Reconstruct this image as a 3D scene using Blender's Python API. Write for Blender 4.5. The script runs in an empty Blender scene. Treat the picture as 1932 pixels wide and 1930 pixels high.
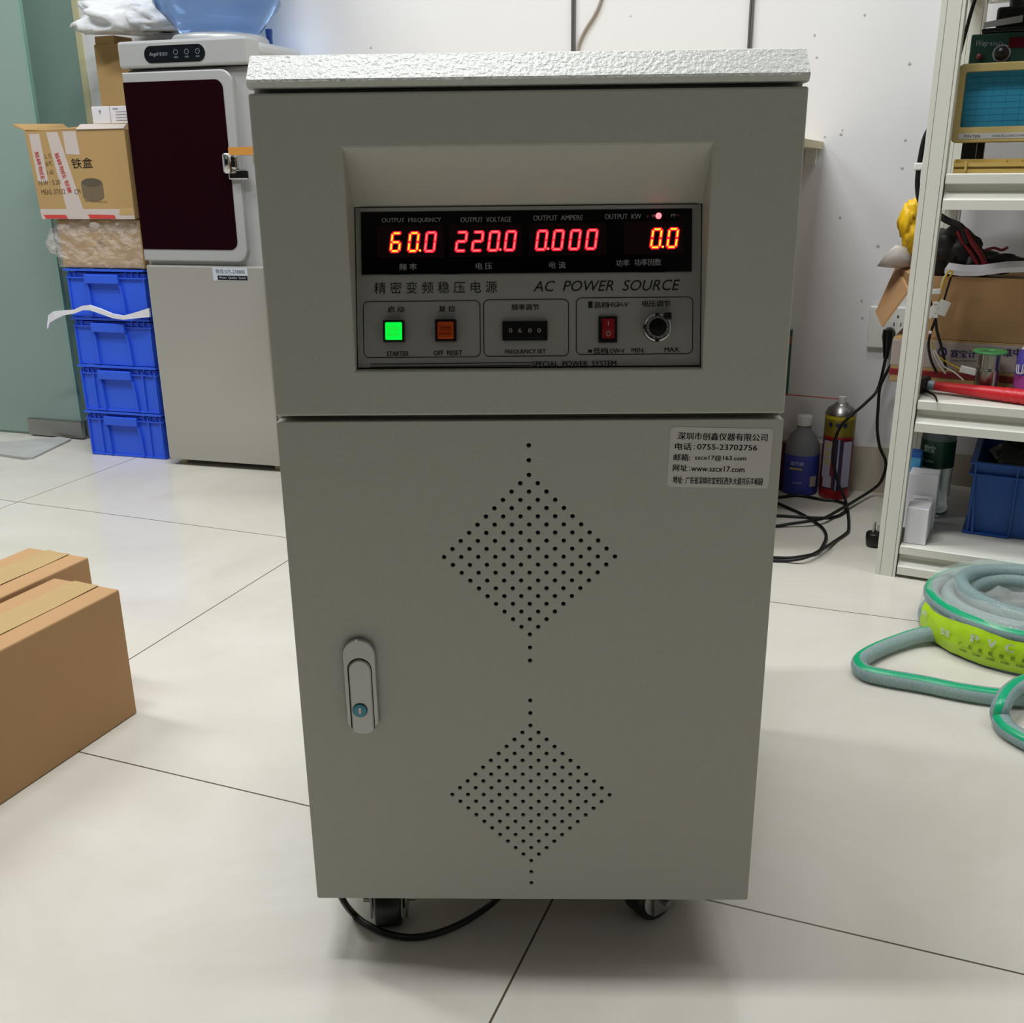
import bpy, bmesh, math, random
import numpy as np
from mathutils import Matrix, Vector, noise

random.seed(7)
SC = bpy.context.scene
COL = SC.collection
R = math.radians

# ------------------------------------------------------------------ camera
W_PX, H_PX, F_PX = 1932.0, 1930.0, 1930.88
CAM = Vector((0.0045, -0.7991, 0.725))
PITCH, ROLL, YAW = 0.3256, 0.0116, 0.0233


def cam_rows():
    cp, sp = math.cos(PITCH), math.sin(PITCH)
    right, fwd, down = Vector((1, 0, 0)), Vector((0, cp, -sp)), Vector((0, -sp, -cp))
    cr, sr = math.cos(ROLL), math.sin(ROLL)
    r, d = cr * right + sr * down, -sr * right + cr * down
    Z = Matrix.Rotation(YAW, 3, 'Z')
    return Z @ r, Z @ d, Z @ fwd


CR, CD, CF = cam_rows()
cd = bpy.data.cameras.new('camera')
cd.sensor_fit = 'HORIZONTAL'
cd.sensor_width = 36.0
cd.lens = 36.0 * F_PX / W_PX
cd.clip_start = 0.02
co = bpy.data.objects.new('camera', cd)
COL.objects.link(co)
m = Matrix.Identity(4)
for i in range(3):
    m[i][0], m[i][1], m[i][2], m[i][3] = CR[i], -CD[i], -CF[i], CAM[i]
co.matrix_world = m
SC.camera = co

# ------------------------------------------------------------------ light and exposure
SC.view_settings.view_transform = 'Standard'
SC.view_settings.look = 'None'
SC.view_settings.gamma = 1.0
SC.view_settings.use_curve_mapping = False
SC.view_settings.exposure = -0.07
wd = bpy.data.worlds.new('world')
SC.world = wd
wd.use_nodes = True
wd.node_tree.nodes['Background'].inputs[0].default_value = (0.75, 0.8, 0.85, 1)
wd.node_tree.nodes['Background'].inputs[1].default_value = 0.008
TH = R(19.902)                      # the room is turned this much against the cabinet
E1 = Vector((math.cos(TH), -math.sin(TH), 0))
E2 = Vector((math.sin(TH), math.cos(TH), 0))
WALL_E2 = 1.6624
CEIL = 2.75


def room(u, v, z=0.0):
    """u along the back wall, v out from it into the room."""
    return E1 * u + E2 * (WALL_E2 - v) + Vector((0, 0, z))


def area(name, loc, sx, sy, power, col=(0.97, 0.99, 1.0), rz=-TH, tilt=0.0):
    l = bpy.data.lights.new(name, 'AREA')
    l.shape = 'RECTANGLE'
    l.size, l.size_y = sx, sy
    l.energy, l.color = power, col
    o = bpy.data.objects.new(name, l)
    COL.objects.link(o)
    o.location = loc
    o.rotation_euler = (tilt, 0, rz)
    return o


area('ceiling_lamp_over_cabinet', (-0.42, 0.085, CEIL - 0.03), 1.2, 0.07, 42, rz=0.0)
area('ceiling_lamp_behind_cabinet', (-0.1, 0.95, CEIL - 0.03), 1.2, 0.10, 22, rz=0.0)
area('ceiling_lamp_by_dispenser', (-2.0, 1.0, CEIL - 0.03), 1.2, 0.25, 44)
area('added_fill_by_rack', (1.5, 0.25, CEIL - 0.03), 1.2, 0.25, 19)  # added fill for the floor and wall on the right, no lamp known there
area('ceiling_lamp_behind_camera', (-1.5, -2.2, CEIL - 0.03), 1.2, 0.25, 3)
area('added_fill_beyond_glass', (-3.1, 3.0, CEIL - 0.03), 1.2, 0.25, 60)  # added light to brighten the glass panes from beyond, no known source


# ------------------------------------------------------------------ pixels to points
def ray(u, v):
    return CR * ((u - W_PX / 2) / F_PX) + CD * ((v - H_PX / 2) / F_PX) + CF


def hit(u, v, P, N):
    d = ray(u, v)
    return CAM + d * ((Vector(P) - CAM).dot(N) / d.dot(N))


def fl(u, v, z=0.0):
    return hit(u, v, (0, 0, z), Vector((0, 0, 1)))


def onwall(u, v, d=0.0):
    return hit(u, v, E2 * (WALL_E2 - d), E2)


# ------------------------------------------------------------------ materials
def hexc(h):
    if not isinstance(h, str):
        return tuple(h)
    h = h.lstrip('#')
    o = []
    for i in (0, 2, 4):
        c = int(h[i:i + 2], 16) / 255
        o.append(c / 12.92 if c <= 0.04045 else ((c + 0.055) / 1.055) ** 2.4)
    return tuple(o)


MATS = {}


def mat(name, col, rough=0.5, metal=0.0, bump=None, var=None, trans=0.0, ior=1.45, alpha=1.0, emit=None, estr=0.0, coat=0.0, spec=0.5, vec='Object'):
    if name in MATS:
        return MATS[name]
    M = bpy.data.materials.new(name)
    M.use_nodes = True
    nt = M.node_tree
    b = nt.nodes['Principled BSDF']
    c = hexc(col)
    b.inputs['Base Color'].default_value = (*c, 1)
    b.inputs['Roughness'].default_value = rough
    b.inputs['Metallic'].default_value = metal
    b.inputs['Transmission Weight'].default_value = trans
    b.inputs['IOR'].default_value = ior
    b.inputs['Alpha'].default_value = alpha
    b.inputs['Coat Weight'].default_value = coat
    b.inputs['Specular IOR Level'].default_value = spec
    if emit is not None:
        b.inputs['Emission Color'].default_value = (*hexc(emit), 1)
        b.inputs['Emission Strength'].default_value = estr
    if bump or var:
        tc = nt.nodes.new('ShaderNodeTexCoord')
    if bump:
        n = nt.nodes.new('ShaderNodeTexNoise')
        n.inputs['Scale'].default_value = bump[0]
        n.inputs['Detail'].default_value = bump[3] if len(bump) > 3 else 2.0
        nt.links.new(tc.outputs[vec], n.inputs['Vector'])
        bp = nt.nodes.new('ShaderNodeBump')
        bp.inputs['Strength'].default_value = bump[1]
        bp.inputs['Distance'].default_value = bump[2]
        nt.links.new(n.outputs['Fac'], bp.inputs['Height'])
        nt.links.new(bp.outputs['Normal'], b.inputs['Normal'])
    if var:
        n2 = nt.nodes.new('ShaderNodeTexNoise')
        n2.inputs['Scale'].default_value = var[0]
        n2.inputs['Detail'].default_value = 6.0
        nt.links.new(tc.outputs[vec], n2.inputs['Vector'])
        mx = nt.nodes.new('ShaderNodeMix')
        mx.data_type = 'RGBA'
        k = var[1]
        mx.inputs['A'].default_value = (*[x * (1 - k) for x in c], 1)
        mx.inputs['B'].default_value = (*[min(1, x * (1 + k)) for x in c], 1)
        nt.links.new(n2.outputs['Fac'], mx.inputs['Factor'])
        nt.links.new(mx.outputs['Result'], b.inputs['Base Color'])
    MATS[name] = M
    return M


PAINT = mat('cabinet_powder_coat', '#b0afa5', 0.42, bump=(330, 0.35, 0.0009), var=(2, 0.02))
PAINT2 = mat('cabinet_lid_coat', '#b9bab4', 0.33, bump=(300, 0.7, 0.0014))
PANELM = mat('panel_grey', '#959490', 0.45, var=(3, 0.02))
INK = mat('black_ink', '#0b0b0c', 0.5)
WHITEINK = mat('white_ink', '#b9b4b6', 0.5)
BLACKGLASS = mat('black_display_glass', '#030202', 0.12)
BLACKP = mat('black_plastic', '#0a0a0b', 0.35)
DARK = mat('dark_interior', '#060606', 0.8)
RUBBER = mat('black_rubber', '#0d0e0f', 0.38, bump=(60, 0.1, 0.001))
CHROME = mat('chrome', '#c9c9c9', 0.14, 1.0)
STEEL = mat('brushed_steel', '#9a9a97', 0.32, 1.0, bump=(150, 0.05, 0.001))
ZINC = mat('zinc_lock', '#a9a9a6', 0.36, 0.75)
WALLM = mat('white_wall_paint', '#dedee0', 0.55, bump=(18, 0.08, 0.004), var=(1.1, 0.035))
WHITEP = mat('white_plastic', '#dcdcd8', 0.4)
CARD = mat('cardboard', '#b08a60', 0.8, bump=(70, 0.12, 0.001), var=(7, 0.05))
CARD2 = mat('cardboard_old', '#a98a5a', 0.8, bump=(50, 0.12, 0.001), var=(5, 0.07))
TAPE = mat('clear_brown_tape', '#b79a6a', 0.14, bump=(25, 0.1, 0.003))
WTAPE = mat('white_tape', '#bfb3ac', 0.25, bump=(30, 0.15, 0.003))
REDTAPE = mat('red_tape_print', '#c2413f', 0.3)
PAPER = mat('white_paper', '#dddbe0', 0.6)
BLUEC = mat('blue_crate_plastic', '#2e5cdc', 0.42, var=(4, 0.05))
NAVYC = mat('dark_blue_crate_plastic', '#1f4f9c', 0.4, var=(4, 0.05))
FOAM = mat('white_foam', '#d9d8de', 0.7, bump=(40, 0.2, 0.002))
SILVER = mat('dispenser_silver', '#afb0b0', 0.36, 0.25)
SILVER2 = mat('dispenser_steel_front', '#b5b2ab', 0.3, 0.45, var=(2, 0.02))
RACKW = mat('rack_white_coat', '#d3d2c8', 0.4)
FILM = None


def film(name, col=(1, 1, 1), rough=0.06, mixv=0.25, bump=(22, 0.9, 0.02)):
    """Thin clear plastic sheet: mostly see-through with a glossy skin."""
    if name in MATS:
        return MATS[name]
    M = bpy.data.materials.new(name)
    M.use_nodes = True
    nt = M.node_tree
    nt.nodes.clear()
    out = nt.nodes.new('ShaderNodeOutputMaterial')
    tr = nt.nodes.new('ShaderNodeBsdfTransparent')
    tr.inputs[0].default_value = (*col, 1)
    pb = nt.nodes.new('ShaderNodeBsdfPrincipled')
    pb.inputs['Base Color'].default_value = (*[min(1, c * 0.9) for c in col], 1)
    pb.inputs['Roughness'].default_value = rough
    mx = nt.nodes.new('ShaderNodeMixShader')
    mx.inputs[0].default_value = mixv
    tc = nt.nodes.new('ShaderNodeTexCoord')
    n = nt.nodes.new('ShaderNodeTexNoise')
    n.inputs['Scale'].default_value = bump[0]
    n.inputs['Detail'].default_value = 4
    bp = nt.nodes.new('ShaderNodeBump')
    bp.inputs['Strength'].default_value = bump[1]
    bp.inputs['Distance'].default_value = bump[2]
    nt.links.new(tc.outputs['Object'], n.inputs['Vector'])
    nt.links.new(n.outputs['Fac'], bp.inputs['Height'])
    nt.links.new(bp.outputs['Normal'], pb.inputs['Normal'])
    nt.links.new(tr.outputs[0], mx.inputs[1])
    nt.links.new(pb.outputs[0], mx.inputs[2])
    nt.links.new(mx.outputs[0], out.inputs[0])
    MATS[name] = M
    return M


FILM = film('clear_film')


def floor_material():
    M = bpy.data.materials.new('polished_floor_tiles')
    M.use_nodes = True
    nt = M.node_tree
    b = nt.nodes['Principled BSDF']
    tc = nt.nodes.new('ShaderNodeTexCoord')
    mp = nt.nodes.new('ShaderNodeMapping')
    mp.inputs['Rotation'].default_value = (0, 0, TH)
    nt.links.new(tc.outputs['Object'], mp.inputs['Vector'])
    sx = nt.nodes.new('ShaderNodeSeparateXYZ')
    nt.links.new(mp.outputs[0], sx.inputs[0])

    def math_(op, a, bval=None):
        n = nt.nodes.new('ShaderNodeMath')
        n.operation = op
        for k, v in enumerate((a, bval)):
            if v is None:
                continue
            if isinstance(v, (int, float)):
                n.inputs[k].default_value = v
            else:
                nt.links.new(v, n.inputs[k])
        return n.outputs[0]

    def line(o, off):
        a = math_('ADD', o, 80.0 - off + 0.4)
        a = math_('MODULO', a, 0.8)
        a = math_('SUBTRACT', a, 0.4)
        a = math_('ABSOLUTE', a)
        return math_('LESS_THAN', a, 0.00115)

    g = math_('MAXIMUM', line(sx.outputs[0], -0.008), line(sx.outputs[1], 0.1405))
    n1 = nt.nodes.new('ShaderNodeTexNoise')
    n1.inputs['Scale'].default_value = 2.6
    n1.inputs['Detail'].default_value = 8
    n1.inputs['Roughness'].default_value = 0.65
    n1.inputs['Distortion'].default_value = 1.2
    nt.links.new(mp.outputs[0], n1.inputs['Vector'])
    cr = nt.nodes.new('ShaderNodeValToRGB')
    cr.color_ramp.elements[0].position, cr.color_ramp.elements[1].position = 0.3, 0.7
    cr.color_ramp.elements[0].color = (*hexc('#c6c1b5'), 1)
    cr.color_ramp.elements[1].color = (*hexc('#d3cfc6'), 1)
    nt.links.new(n1.outputs['Fac'], cr.inputs[0])
    mx = nt.nodes.new('ShaderNodeMix')
    mx.data_type = 'RGBA'
    mx.inputs['B'].default_value = (*hexc('#5b4f40'), 1)
    nt.links.new(g, mx.inputs['Factor'])
    nt.links.new(cr.outputs[0], mx.inputs['A'])
    nt.links.new(mx.outputs['Result'], b.inputs['Base Color'])
    n2 = nt.nodes.new('ShaderNodeTexNoise')
    n2.inputs['Scale'].default_value = 6
    n2.inputs['Detail'].default_value = 5
    nt.links.new(mp.outputs[0], n2.inputs['Vector'])
    mr = nt.nodes.new('ShaderNodeMapRange')
    mr.inputs['To Min'].default_value = 0.12
    mr.inputs['To Max'].default_value = 0.24
    nt.links.new(n2.outputs['Fac'], mr.inputs['Value'])
    nt.links.new(mr.outputs[0], b.inputs['Roughness'])
    return M


# ------------------------------------------------------------------ mesh building
class MB:
    def __init__(self, f=None):
        self.v, self.fc, self.mi, self.sm = [], [], [], []
        self.f = f or Matrix.Identity(4)

    def add(self, vs, fs, mi=0, smooth=False):
        n = len(self.v)
        self.v += [self.f @ Vector(p) for p in vs]
        self.fc += [tuple(n + i for i in f) for f in fs]
        self.mi += [mi] * len(fs)
        self.sm += [smooth] * len(fs)

    def bm(self, bm, mi=0, smooth=False):
        bm.verts.index_update()
        self.add([v.co.copy() for v in bm.verts], [[v.index for v in f.verts] for f in bm.faces], mi, smooth)
        bm.free()

    def box(self, lo, hi, mi=0):
        x0, y0, z0 = lo
        x1, y1, z1 = hi
        self.add([(x0, y0, z0), (x1, y0, z0), (x1, y1, z0), (x0, y1, z0), (x0, y0, z1), (x1, y0, z1), (x1, y1, z1), (x0, y1, z1)],
                 [(0, 3, 2, 1), (4, 5, 6, 7), (0, 1, 5, 4), (1, 2, 6, 5), (2, 3, 7, 6), (3, 0, 4, 7)], mi)

    def rbox(self, lo, hi, r=0.003, seg=2, mi=0):
        bm = bmesh.new()
        bmesh.ops.create_cube(bm, size=1)
        for v in bm.verts:
            v.co = Vector([(lo[i] + hi[i]) / 2 + v.co[i] * (hi[i] - lo[i]) for i in range(3)])
        r = min(r, min(hi[i] - lo[i] for i in range(3)) * 0.49)
        bmesh.ops.bevel(bm, geom=list(bm.edges), offset=r, segments=seg, profile=0.5, affect='EDGES')
        self.bm(bm, mi, False)

    def obox(self, p0, p1, p2, p3, n, t, mi=0):
        """Slab from a quad p0..p3, thickened by t along n."""
        n = Vector(n).normalized() * t
        q = [Vector(p) for p in (p0, p1, p2, p3)]
        self.add(q + [p + n for p in q], [(3, 2, 1, 0), (4, 5, 6, 7), (0, 1, 5, 4), (1, 2, 6, 5), (2, 3, 7, 6), (3, 0, 4, 7)], mi)

    def tube(self, pts, r, seg=10, mi=0, caps=True, closed=False, stripe=None):
        P = [Vector(p) for p in pts]
        rs = r if isinstance(r, (list, tuple)) else [r] * len(P)
        n = len(P)
        T = []
        for i in range(n):
            a, b = (P[i - 1], P[(i + 1) % n]) if closed else (P[max(i - 1, 0)], P[min(i + 1, n - 1)])
            T.append((b - a).normalized())
        up = Vector((0, 0, 1)) if abs(T[0].z) < 0.9 else Vector((1, 0, 0))
        N = (up - T[0] * up.dot(T[0])).normalized()
        vs = []
        for i in range(n):
            N = (N - T[i] * N.dot(T[i])).normalized()
            B = T[i].cross(N)
            for k in range(seg):
                a = 2 * math.pi * k / seg
                vs.append(P[i] + (N * math.cos(a) + B * math.sin(a)) * rs[i])
        fs = []
        mis = []
        for i in range(n if closed else n - 1):
            j = (i + 1) % n
            for k in range(seg):
                fs.append((i * seg + k, i * seg + (k + 1) % seg, j * seg + (k + 1) % seg, j * seg + k))
                mis.append(stripe[1] if stripe and k in stripe[0] else mi)
        base = len(self.mi)
        self.add(vs, fs, mi, True)
        self.mi[base:] = mis
        if caps and not closed:
            self.add(vs[:seg], [tuple(range(seg))[::-1]], mi)
            self.add(vs[-seg:], [tuple(range(seg))], mi)

    def cyl(self, p0, p1, r, seg=24, mi=0, r1=None):
        p0, p1 = Vector(p0), Vector(p1)
        d = (p1 - p0).normalized()
        a = Vector((0, 0, 1)) if abs(d.z) < 0.9 else Vector((1, 0, 0))
        x = d.cross(a).normalized()
        y = d.cross(x)
        r1 = r if r1 is None else r1
        ring = lambda p, q: [p + (x * math.cos(2 * math.pi * k / seg) + y * math.sin(2 * math.pi * k / seg)) * q for k in range(seg)]
        A, B = ring(p0, r), ring(p1, r1)
        self.add(A + B, [(k, (k + 1) % seg, seg + (k + 1) % seg, seg + k) for k in range(seg)], mi, True)
        self.add(A, [tuple(range(seg))[::-1]], mi)
        self.add(B, [tuple(range(seg))], mi)

    def lathe(self, prof, c=(0, 0, 0), seg=40, mi=0, axis='Z', mis=None):
        """prof: (r, h) pairs from bottom to top."""
        c = Vector(c)
        rings = []
        for r, h in prof:
            for k in range(seg):
                a = 2 * math.pi * k / seg
                p = Vector((r * math.cos(a), r * math.sin(a), h))
                if axis == 'Y':
                    p = Vector((p.x, -p.z, p.y))
                elif axis == 'X':
                    p = Vector((p.z, p.x, p.y))
                rings.append(c + p)
        n = len(prof)
        base = len(self.mi)
        fs, mm = [], []
        for i in range(n - 1):
            for k in range(seg):
                fs.append((i * seg + k, i * seg + (k + 1) % seg, (i + 1) * seg + (k + 1) % seg, (i + 1) * seg + k))
                mm.append(mis[i] if mis else mi)
        self.add(rings, fs, mi, True)
        self.mi[base:] = mm
        if prof[0][0] > 1e-5:
            self.add(rings[:seg], [tuple(range(seg))[::-1]], mis[0] if mis else mi)
        if prof[-1][0] > 1e-5:
            self.add(rings[-seg:], [tuple(range(seg))], mis[-1] if mis else mi)

    def prism(self, poly, z0, z1, mi=0, cham=0.0, smooth=False):
        """poly in local XY extruded along Z; cham shrinks the far (z1) rim."""
        n = len(poly)
        cx = sum(p[0] for p in poly) / n
        cy = sum(p[1] for p in poly) / n
        ex = max(abs(p[0] - cx) for p in poly) or 1
        ey = max(abs(p[1] - cy) for p in poly) or 1
        loops = [[(p[0], p[1], z0) for p in poly]]
        s = 1 if z1 > z0 else -1
        loops.append([(p[0], p[1], z1 - s * cham) for p in poly])
        if cham:
            loops.append([(cx + (p[0] - cx) * (1 - cham / ex), cy + (p[1] - cy) * (1 - cham / ey), z1) for p in poly])
        vs = [p for l in loops for p in l]
        fs = []
        for i in range(len(loops) - 1):
            for k in range(n):
                fs.append((i * n + k, i * n + (k + 1) % n, (i + 1) * n + (k + 1) % n, (i + 1) * n + k))
        self.add(vs, fs, mi, smooth)
        self.add(loops[0], [tuple(range(n))[::-1]], mi)
        self.add(loops[-1], [tuple(range(n))], mi)

    def sphere(self, c, r, mi=0, sub=3, scale=(1, 1, 1), noise_amt=0.0, nscale=10.0, seed=0.0, crease=False):
        bm = bmesh.new()
        bmesh.ops.create_icosphere(bm, subdivisions=sub, radius=1)
        for v in bm.verts:
            p = v.co.copy()
            k = 1.0
            if noise_amt:
                q = p * nscale + Vector((seed, seed * 1.7, -seed))
                nv = noise.noise(q)
                if crease:
                    nv = 1 - 2 * abs(nv) + 0.5 * noise.noise(q * 2.3)
                k += noise_amt * nv
            v.co = Vector((c[0] + p.x * r * scale[0] * k, c[1] + p.y * r * scale[1] * k, c[2] + p.z * r * scale[2] * k))
        self.bm(bm, mi, True)

    def build(self, name, mats, parent=None, loc=None, rz=0.0, world=True, smooth_angle=None):
        """One mesh object. With a parent, world coordinates are turned into the thing's own frame."""
        me = bpy.data.meshes.new(name)
        o = bpy.data.objects.new(name, me)
        COL.objects.link(o)
        if parent is not None:
            o.parent = parent
            top = parent
            while top.parent is not None:
                top = top.parent
            base = top.matrix_basis.copy()
        else:
            if loc is None:
                xs = [p.x for p in self.v]
                ys = [p.y for p in self.v]
                loc = ((min(xs) + max(xs)) / 2, (min(ys) + max(ys)) / 2, min(p.z for p in self.v))
            o.location = loc
            o.rotation_euler = (0, 0, rz)
            base = Matrix.Translation(loc) @ Matrix.Rotation(rz, 4, 'Z')
        inv = base.inverted()
        vs = [inv @ p for p in self.v] if world else self.v
        me.from_pydata([tuple(p) for p in vs], [], self.fc)
        for mm in (mats if isinstance(mats, (list, tuple)) else [mats]):
            me.materials.append(mm)
        for p, i, s in zip(me.polygons, self.mi, self.sm):
            p.material_index = i
            p.use_smooth = s
        me.update()
        return o


def tag(o, label, cat, group=None):
    o['label'] = label
    o['category'] = cat
    if group:
        o['group'] = group
    return o


def thing(name, label, cat, loc=(0, 0, 0), rz=0.0, group=None):
    o = bpy.data.objects.new(name, None)
    COL.objects.link(o)
    o.empty_display_size = 0.05
    o.location = loc
    o.rotation_euler = (0, 0, rz)
    return tag(o, label, cat, group)


def struct(o):
    o['kind'] = 'structure'
    return o


def frame(o, x, y, z=None):
    """4x4 from an origin and axes."""
    x, y = Vector(x).normalized(), Vector(y).normalized()
    z = x.cross(y) if z is None else Vector(z).normalized()
    M = Matrix.Identity(4)
    for i in range(3):
        M[i][0], M[i][1], M[i][2], M[i][3] = x[i], y[i], z[i], Vector(o)[i]
    return M


def yawframe(o, a):
    return Matrix.Translation(Vector(o)) @ Matrix.Rotation(a, 4, 'Z')


def smooth_path(pts, n=8, closed=False):
    P = [Vector(p) for p in pts]
    out = []
    k = len(P)
    for i in range(k if closed else k - 1):
        g = (lambda j: P[j % k]) if closed else (lambda j: P[max(0, min(k - 1, j))])
        a, b, c, d = g(i - 1), g(i), g(i + 1), g(i + 2)
        for s in range(n):
            t = s / n
            out.append(0.5 * (2 * b + (c - a) * t + (2 * a - 5 * b + 4 * c - d) * t * t + (3 * b - a - 3 * c + d) * t ** 3))
    if not closed:
        out.append(P[-1])
    return out


def rrect(x0, y0, x1, y1, r, n=6):
    o = []
    for cx, cy, a0 in ((x1 - r, y1 - r, 0), (x0 + r, y1 - r, 90), (x0 + r, y0 + r, 180), (x1 - r, y0 + r, 270)):
        for k in range(n + 1):
            a = R(a0 + 90 * k / n)
            o.append((cx + r * math.cos(a), cy + r * math.sin(a)))
    return o


TXT = {}


def glyphs(body, shear=0.0, bold=0.0):
    key = (body, shear, bold)
    if key not in TXT:
        cu = bpy.data.curves.new('t', 'FONT')
        cu.body = body
        cu.shear = shear
        cu.offset = bold
        cu.resolution_u = 3
        o = bpy.data.objects.new('t', cu)
        COL.objects.link(o)
        dg = bpy.context.evaluated_depsgraph_get()
        me = bpy.data.meshes.new_from_object(o.evaluated_get(dg))
        V = [v.co.copy() for v in me.vertices]
        Fs = [tuple(p.vertices) for p in me.polygons]
        bpy.data.objects.remove(o)
        bpy.data.curves.remove(cu)
        bpy.data.meshes.remove(me)
        x0, x1 = min(v.x for v in V), max(v.x for v in V)
        y0, y1 = min(v.y for v in V), max(v.y for v in V)
        TXT[key] = ([((v.x - x0) / (x1 - x0), (v.y - y0) / (y1 - y0) - 0.5) for v in V], Fs)
    return TXT[key]


def write(mb, body, A, B, h, N, mi=0, shear=0.0, bold=0.0, lift=0.0003):
    """Printed text from point A (left middle) to B (right middle), h metres tall, on the plane with normal N."""
    V, Fs = glyphs(body, shear)
    A, B = Vector(A), Vector(B)
    X = B - A
    up = Vector(N).cross(X).normalized()
    n = Vector(N).normalized() * lift
    xd = X.normalized() * h
    for k in ((-1, 1) if bold else (0,)):
        mb.add([A + X * a + up * (b * h) + n + xd * (k * bold * 3.0) for a, b in V], Fs, mi)


# ================================================================== the room
fm = floor_material()
mb = MB()
mb.add([(-6, -4.5, 0), (5, -4.5, 0), (5, 5, 0), (-6, 5, 0), (-6, -4.5, -0.05), (5, -4.5, -0.05), (5, 5, -0.05), (-6, 5, -0.05)],
       [(0, 1, 2, 3), (7, 6, 5, 4), (0, 4, 5, 1), (1, 5, 6, 2), (2, 6, 7, 3), (3, 7, 4, 0)])
struct(mb.build('floor', fm, loc=(0, 0, 0)))
mb = MB()
mb.box((-6, -4.5, CEIL), (5, 5, CEIL + 0.05))
struct(mb.build('ceiling', mat('ceiling_white', '#a9a9a8', 0.8)))


def wallslab(name, u0, u1, v0, v1, z0=0.0, z1=CEIL, m_=None, parent=None):
    q = MB()
    P = [room(u0, v0), room(u1, v0), room(u1, v1), room(u0, v1)]
    q.add([p + Vector((0, 0, z0)) for p in P] + [p + Vector((0, 0, z1)) for p in P],
          [(3, 2, 1, 0), (4, 5, 6, 7), (0, 1, 5, 4), (1, 2, 6, 5), (2, 3, 7, 6), (3, 0, 4, 7)])
    return q.build(name, m_ or WALLM, parent, loc=room((u0 + u1) / 2, (v0 + v1) / 2, z0), rz=-TH)


UL = -1.889
struct(wallslab('wall_back', UL, 1.9, 0.0, -0.1))
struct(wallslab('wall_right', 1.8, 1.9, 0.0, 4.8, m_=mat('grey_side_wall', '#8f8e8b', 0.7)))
struct(wallslab('wall_left', -4.6, -4.5, -1.3, 4.8))
struct(wallslab('wall_beyond_glass', -4.6, 1.9, -1.3, -1.4, m_=mat('far_wall_grey', '#a9aeac', 0.7)))
SKIRT = mat('beige_skirting_tile', '#c0b6a6', 0.3, var=(8, 0.06))
struct(wallslab('baseboard_back', UL, 1.8, 0.008, 0.0005, 0.0, 0.108, SKIRT))
edge = mat('yellowed_wall_edge', '#cfc9a4', 0.6)
struct(wallslab('trim_1', UL - 0.02, UL, 0.004, -0.1, 0.0, CEIL, edge))
SEAM = mat('grey_metal_seam', '#77756f', 0.4, 0.6)
for k, (px, w) in enumerate((((1083, 50), 0.0046), ((1417, 50), 0.0046))):
    P = onwall(*px)
    u = P.dot(E1)
    mb = MB()
    mb.f = frame(room(u, 0.0), E1, -E2, (0, 0, 1))
    mb.box((-w, 0.0005, 0.85), (-w * 0.15, 0.007, CEIL - 0.02))
    mb.box((w * 0.15, 0.0005, 0.85), (w, 0.007, CEIL - 0.02))
    struct(mb.build('trim_%d' % (k + 2), SEAM))

# nail marks in the wall are dents of its paint, small discs
mb = MB()
DENT = mat('wall_nick', '#b0aeab', 0.8)
for q, r in (((1537, 66), .003), ((1541, 108), .003), ((1716, 120), .004), ((1631, 28), .003), ((1587, 253), .0035), ((1589, 245), .002),
             ((1708, 264), .003), ((1702, 317), .003), ((1656, 464), .004), ((1626, 567), .003), ((1627, 599), .003), ((1585, 410), .003),
             ((1370, 150), .003), ((1130, 210), .003), ((1190, 30), .002), ((700, 90), .003), ((1556, 258), .003)):
    c = onwall(*q)
    mb.f = frame(c - E2 * 0.0006, E1, (0, 0, 1))
    mb.prism([(r * math.cos(a * 1.05) * random.uniform(.6, 1.1), r * 0.7 * math.sin(a * 1.05)) for a in range(6)], 0, 0.0004)
o = mb.build('wall_nicks', DENT)
struct(o)

# glass front on the left: a fixed pane and a door pane before it
def glass_mat(name, tint, mixv):
    M = bpy.data.materials.new(name)
    M.use_nodes = True
    nt = M.node_tree
    nt.nodes.clear()
    out = nt.nodes.new('ShaderNodeOutputMaterial')
    tr = nt.nodes.new('ShaderNodeBsdfTransparent')
    tr.inputs[0].default_value = (*hexc(tint), 1)
    pb = nt.nodes.new('ShaderNodeBsdfPrincipled')
    pb.inputs['Base Color'].default_value = (*hexc('#a8bcb5'), 1)
    pb.inputs['Roughness'].default_value = 0.16
    mx = nt.nodes.new('ShaderNodeMixShader')
    mx.inputs[0].default_value = mixv
    nt.links.new(tr.outputs[0], mx.inputs[1])
    nt.links.new(pb.outputs[0], mx.inputs[2])
    nt.links.new(mx.outputs[0], out.inputs[0])
    return M


GL1 = glass_mat('greenish_glass', '#cfe0da', 0.55)
GLEDGE = mat('glass_cut_edge', '#79a093', 0.3)
struct(wallslab('window_1', -4.5, UL - 0.022, -0.002, -0.012, 0.0, CEIL, GL1))
GR = fl(158, 828)
GA = R(-16.9)
gd = Vector((math.cos(GA), math.sin(GA), 0))
gn = Vector((-gd.y, gd.x, 0))
mb = MB(frame(GR, gd, gn, (0, 0, 1)))
mb.box((-1.1, 0, 0.008), (-0.0052, 0.012, CEIL - 0.05))
mb.box((-0.005, 0, 0.008), (0, 0.012, CEIL - 0.05), 1)
dr = mb.build('door_1', [GL1, GLEDGE], loc=GR, rz=GA)
struct(dr)
mb = MB(frame(GR, gd, gn, (0, 0, 1)))
mb.rbox((-0.18, -0.012, 0.004), (0.008, -0.0005, 0.052), 0.002)
mb.rbox((-0.18, 0.0125, 0.004), (0.008, 0.024, 0.052), 0.002)
mb.build('patch_fitting', STEEL, dr)

# ================================================================== the power source cabinet
HW, DEP = 0.2032, 0.45
cab = thing('power_source_cabinet', 'pale grey metal power source cabinet on casters with red lit digits', 'power supply', (0, 0.2, 0))
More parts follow.
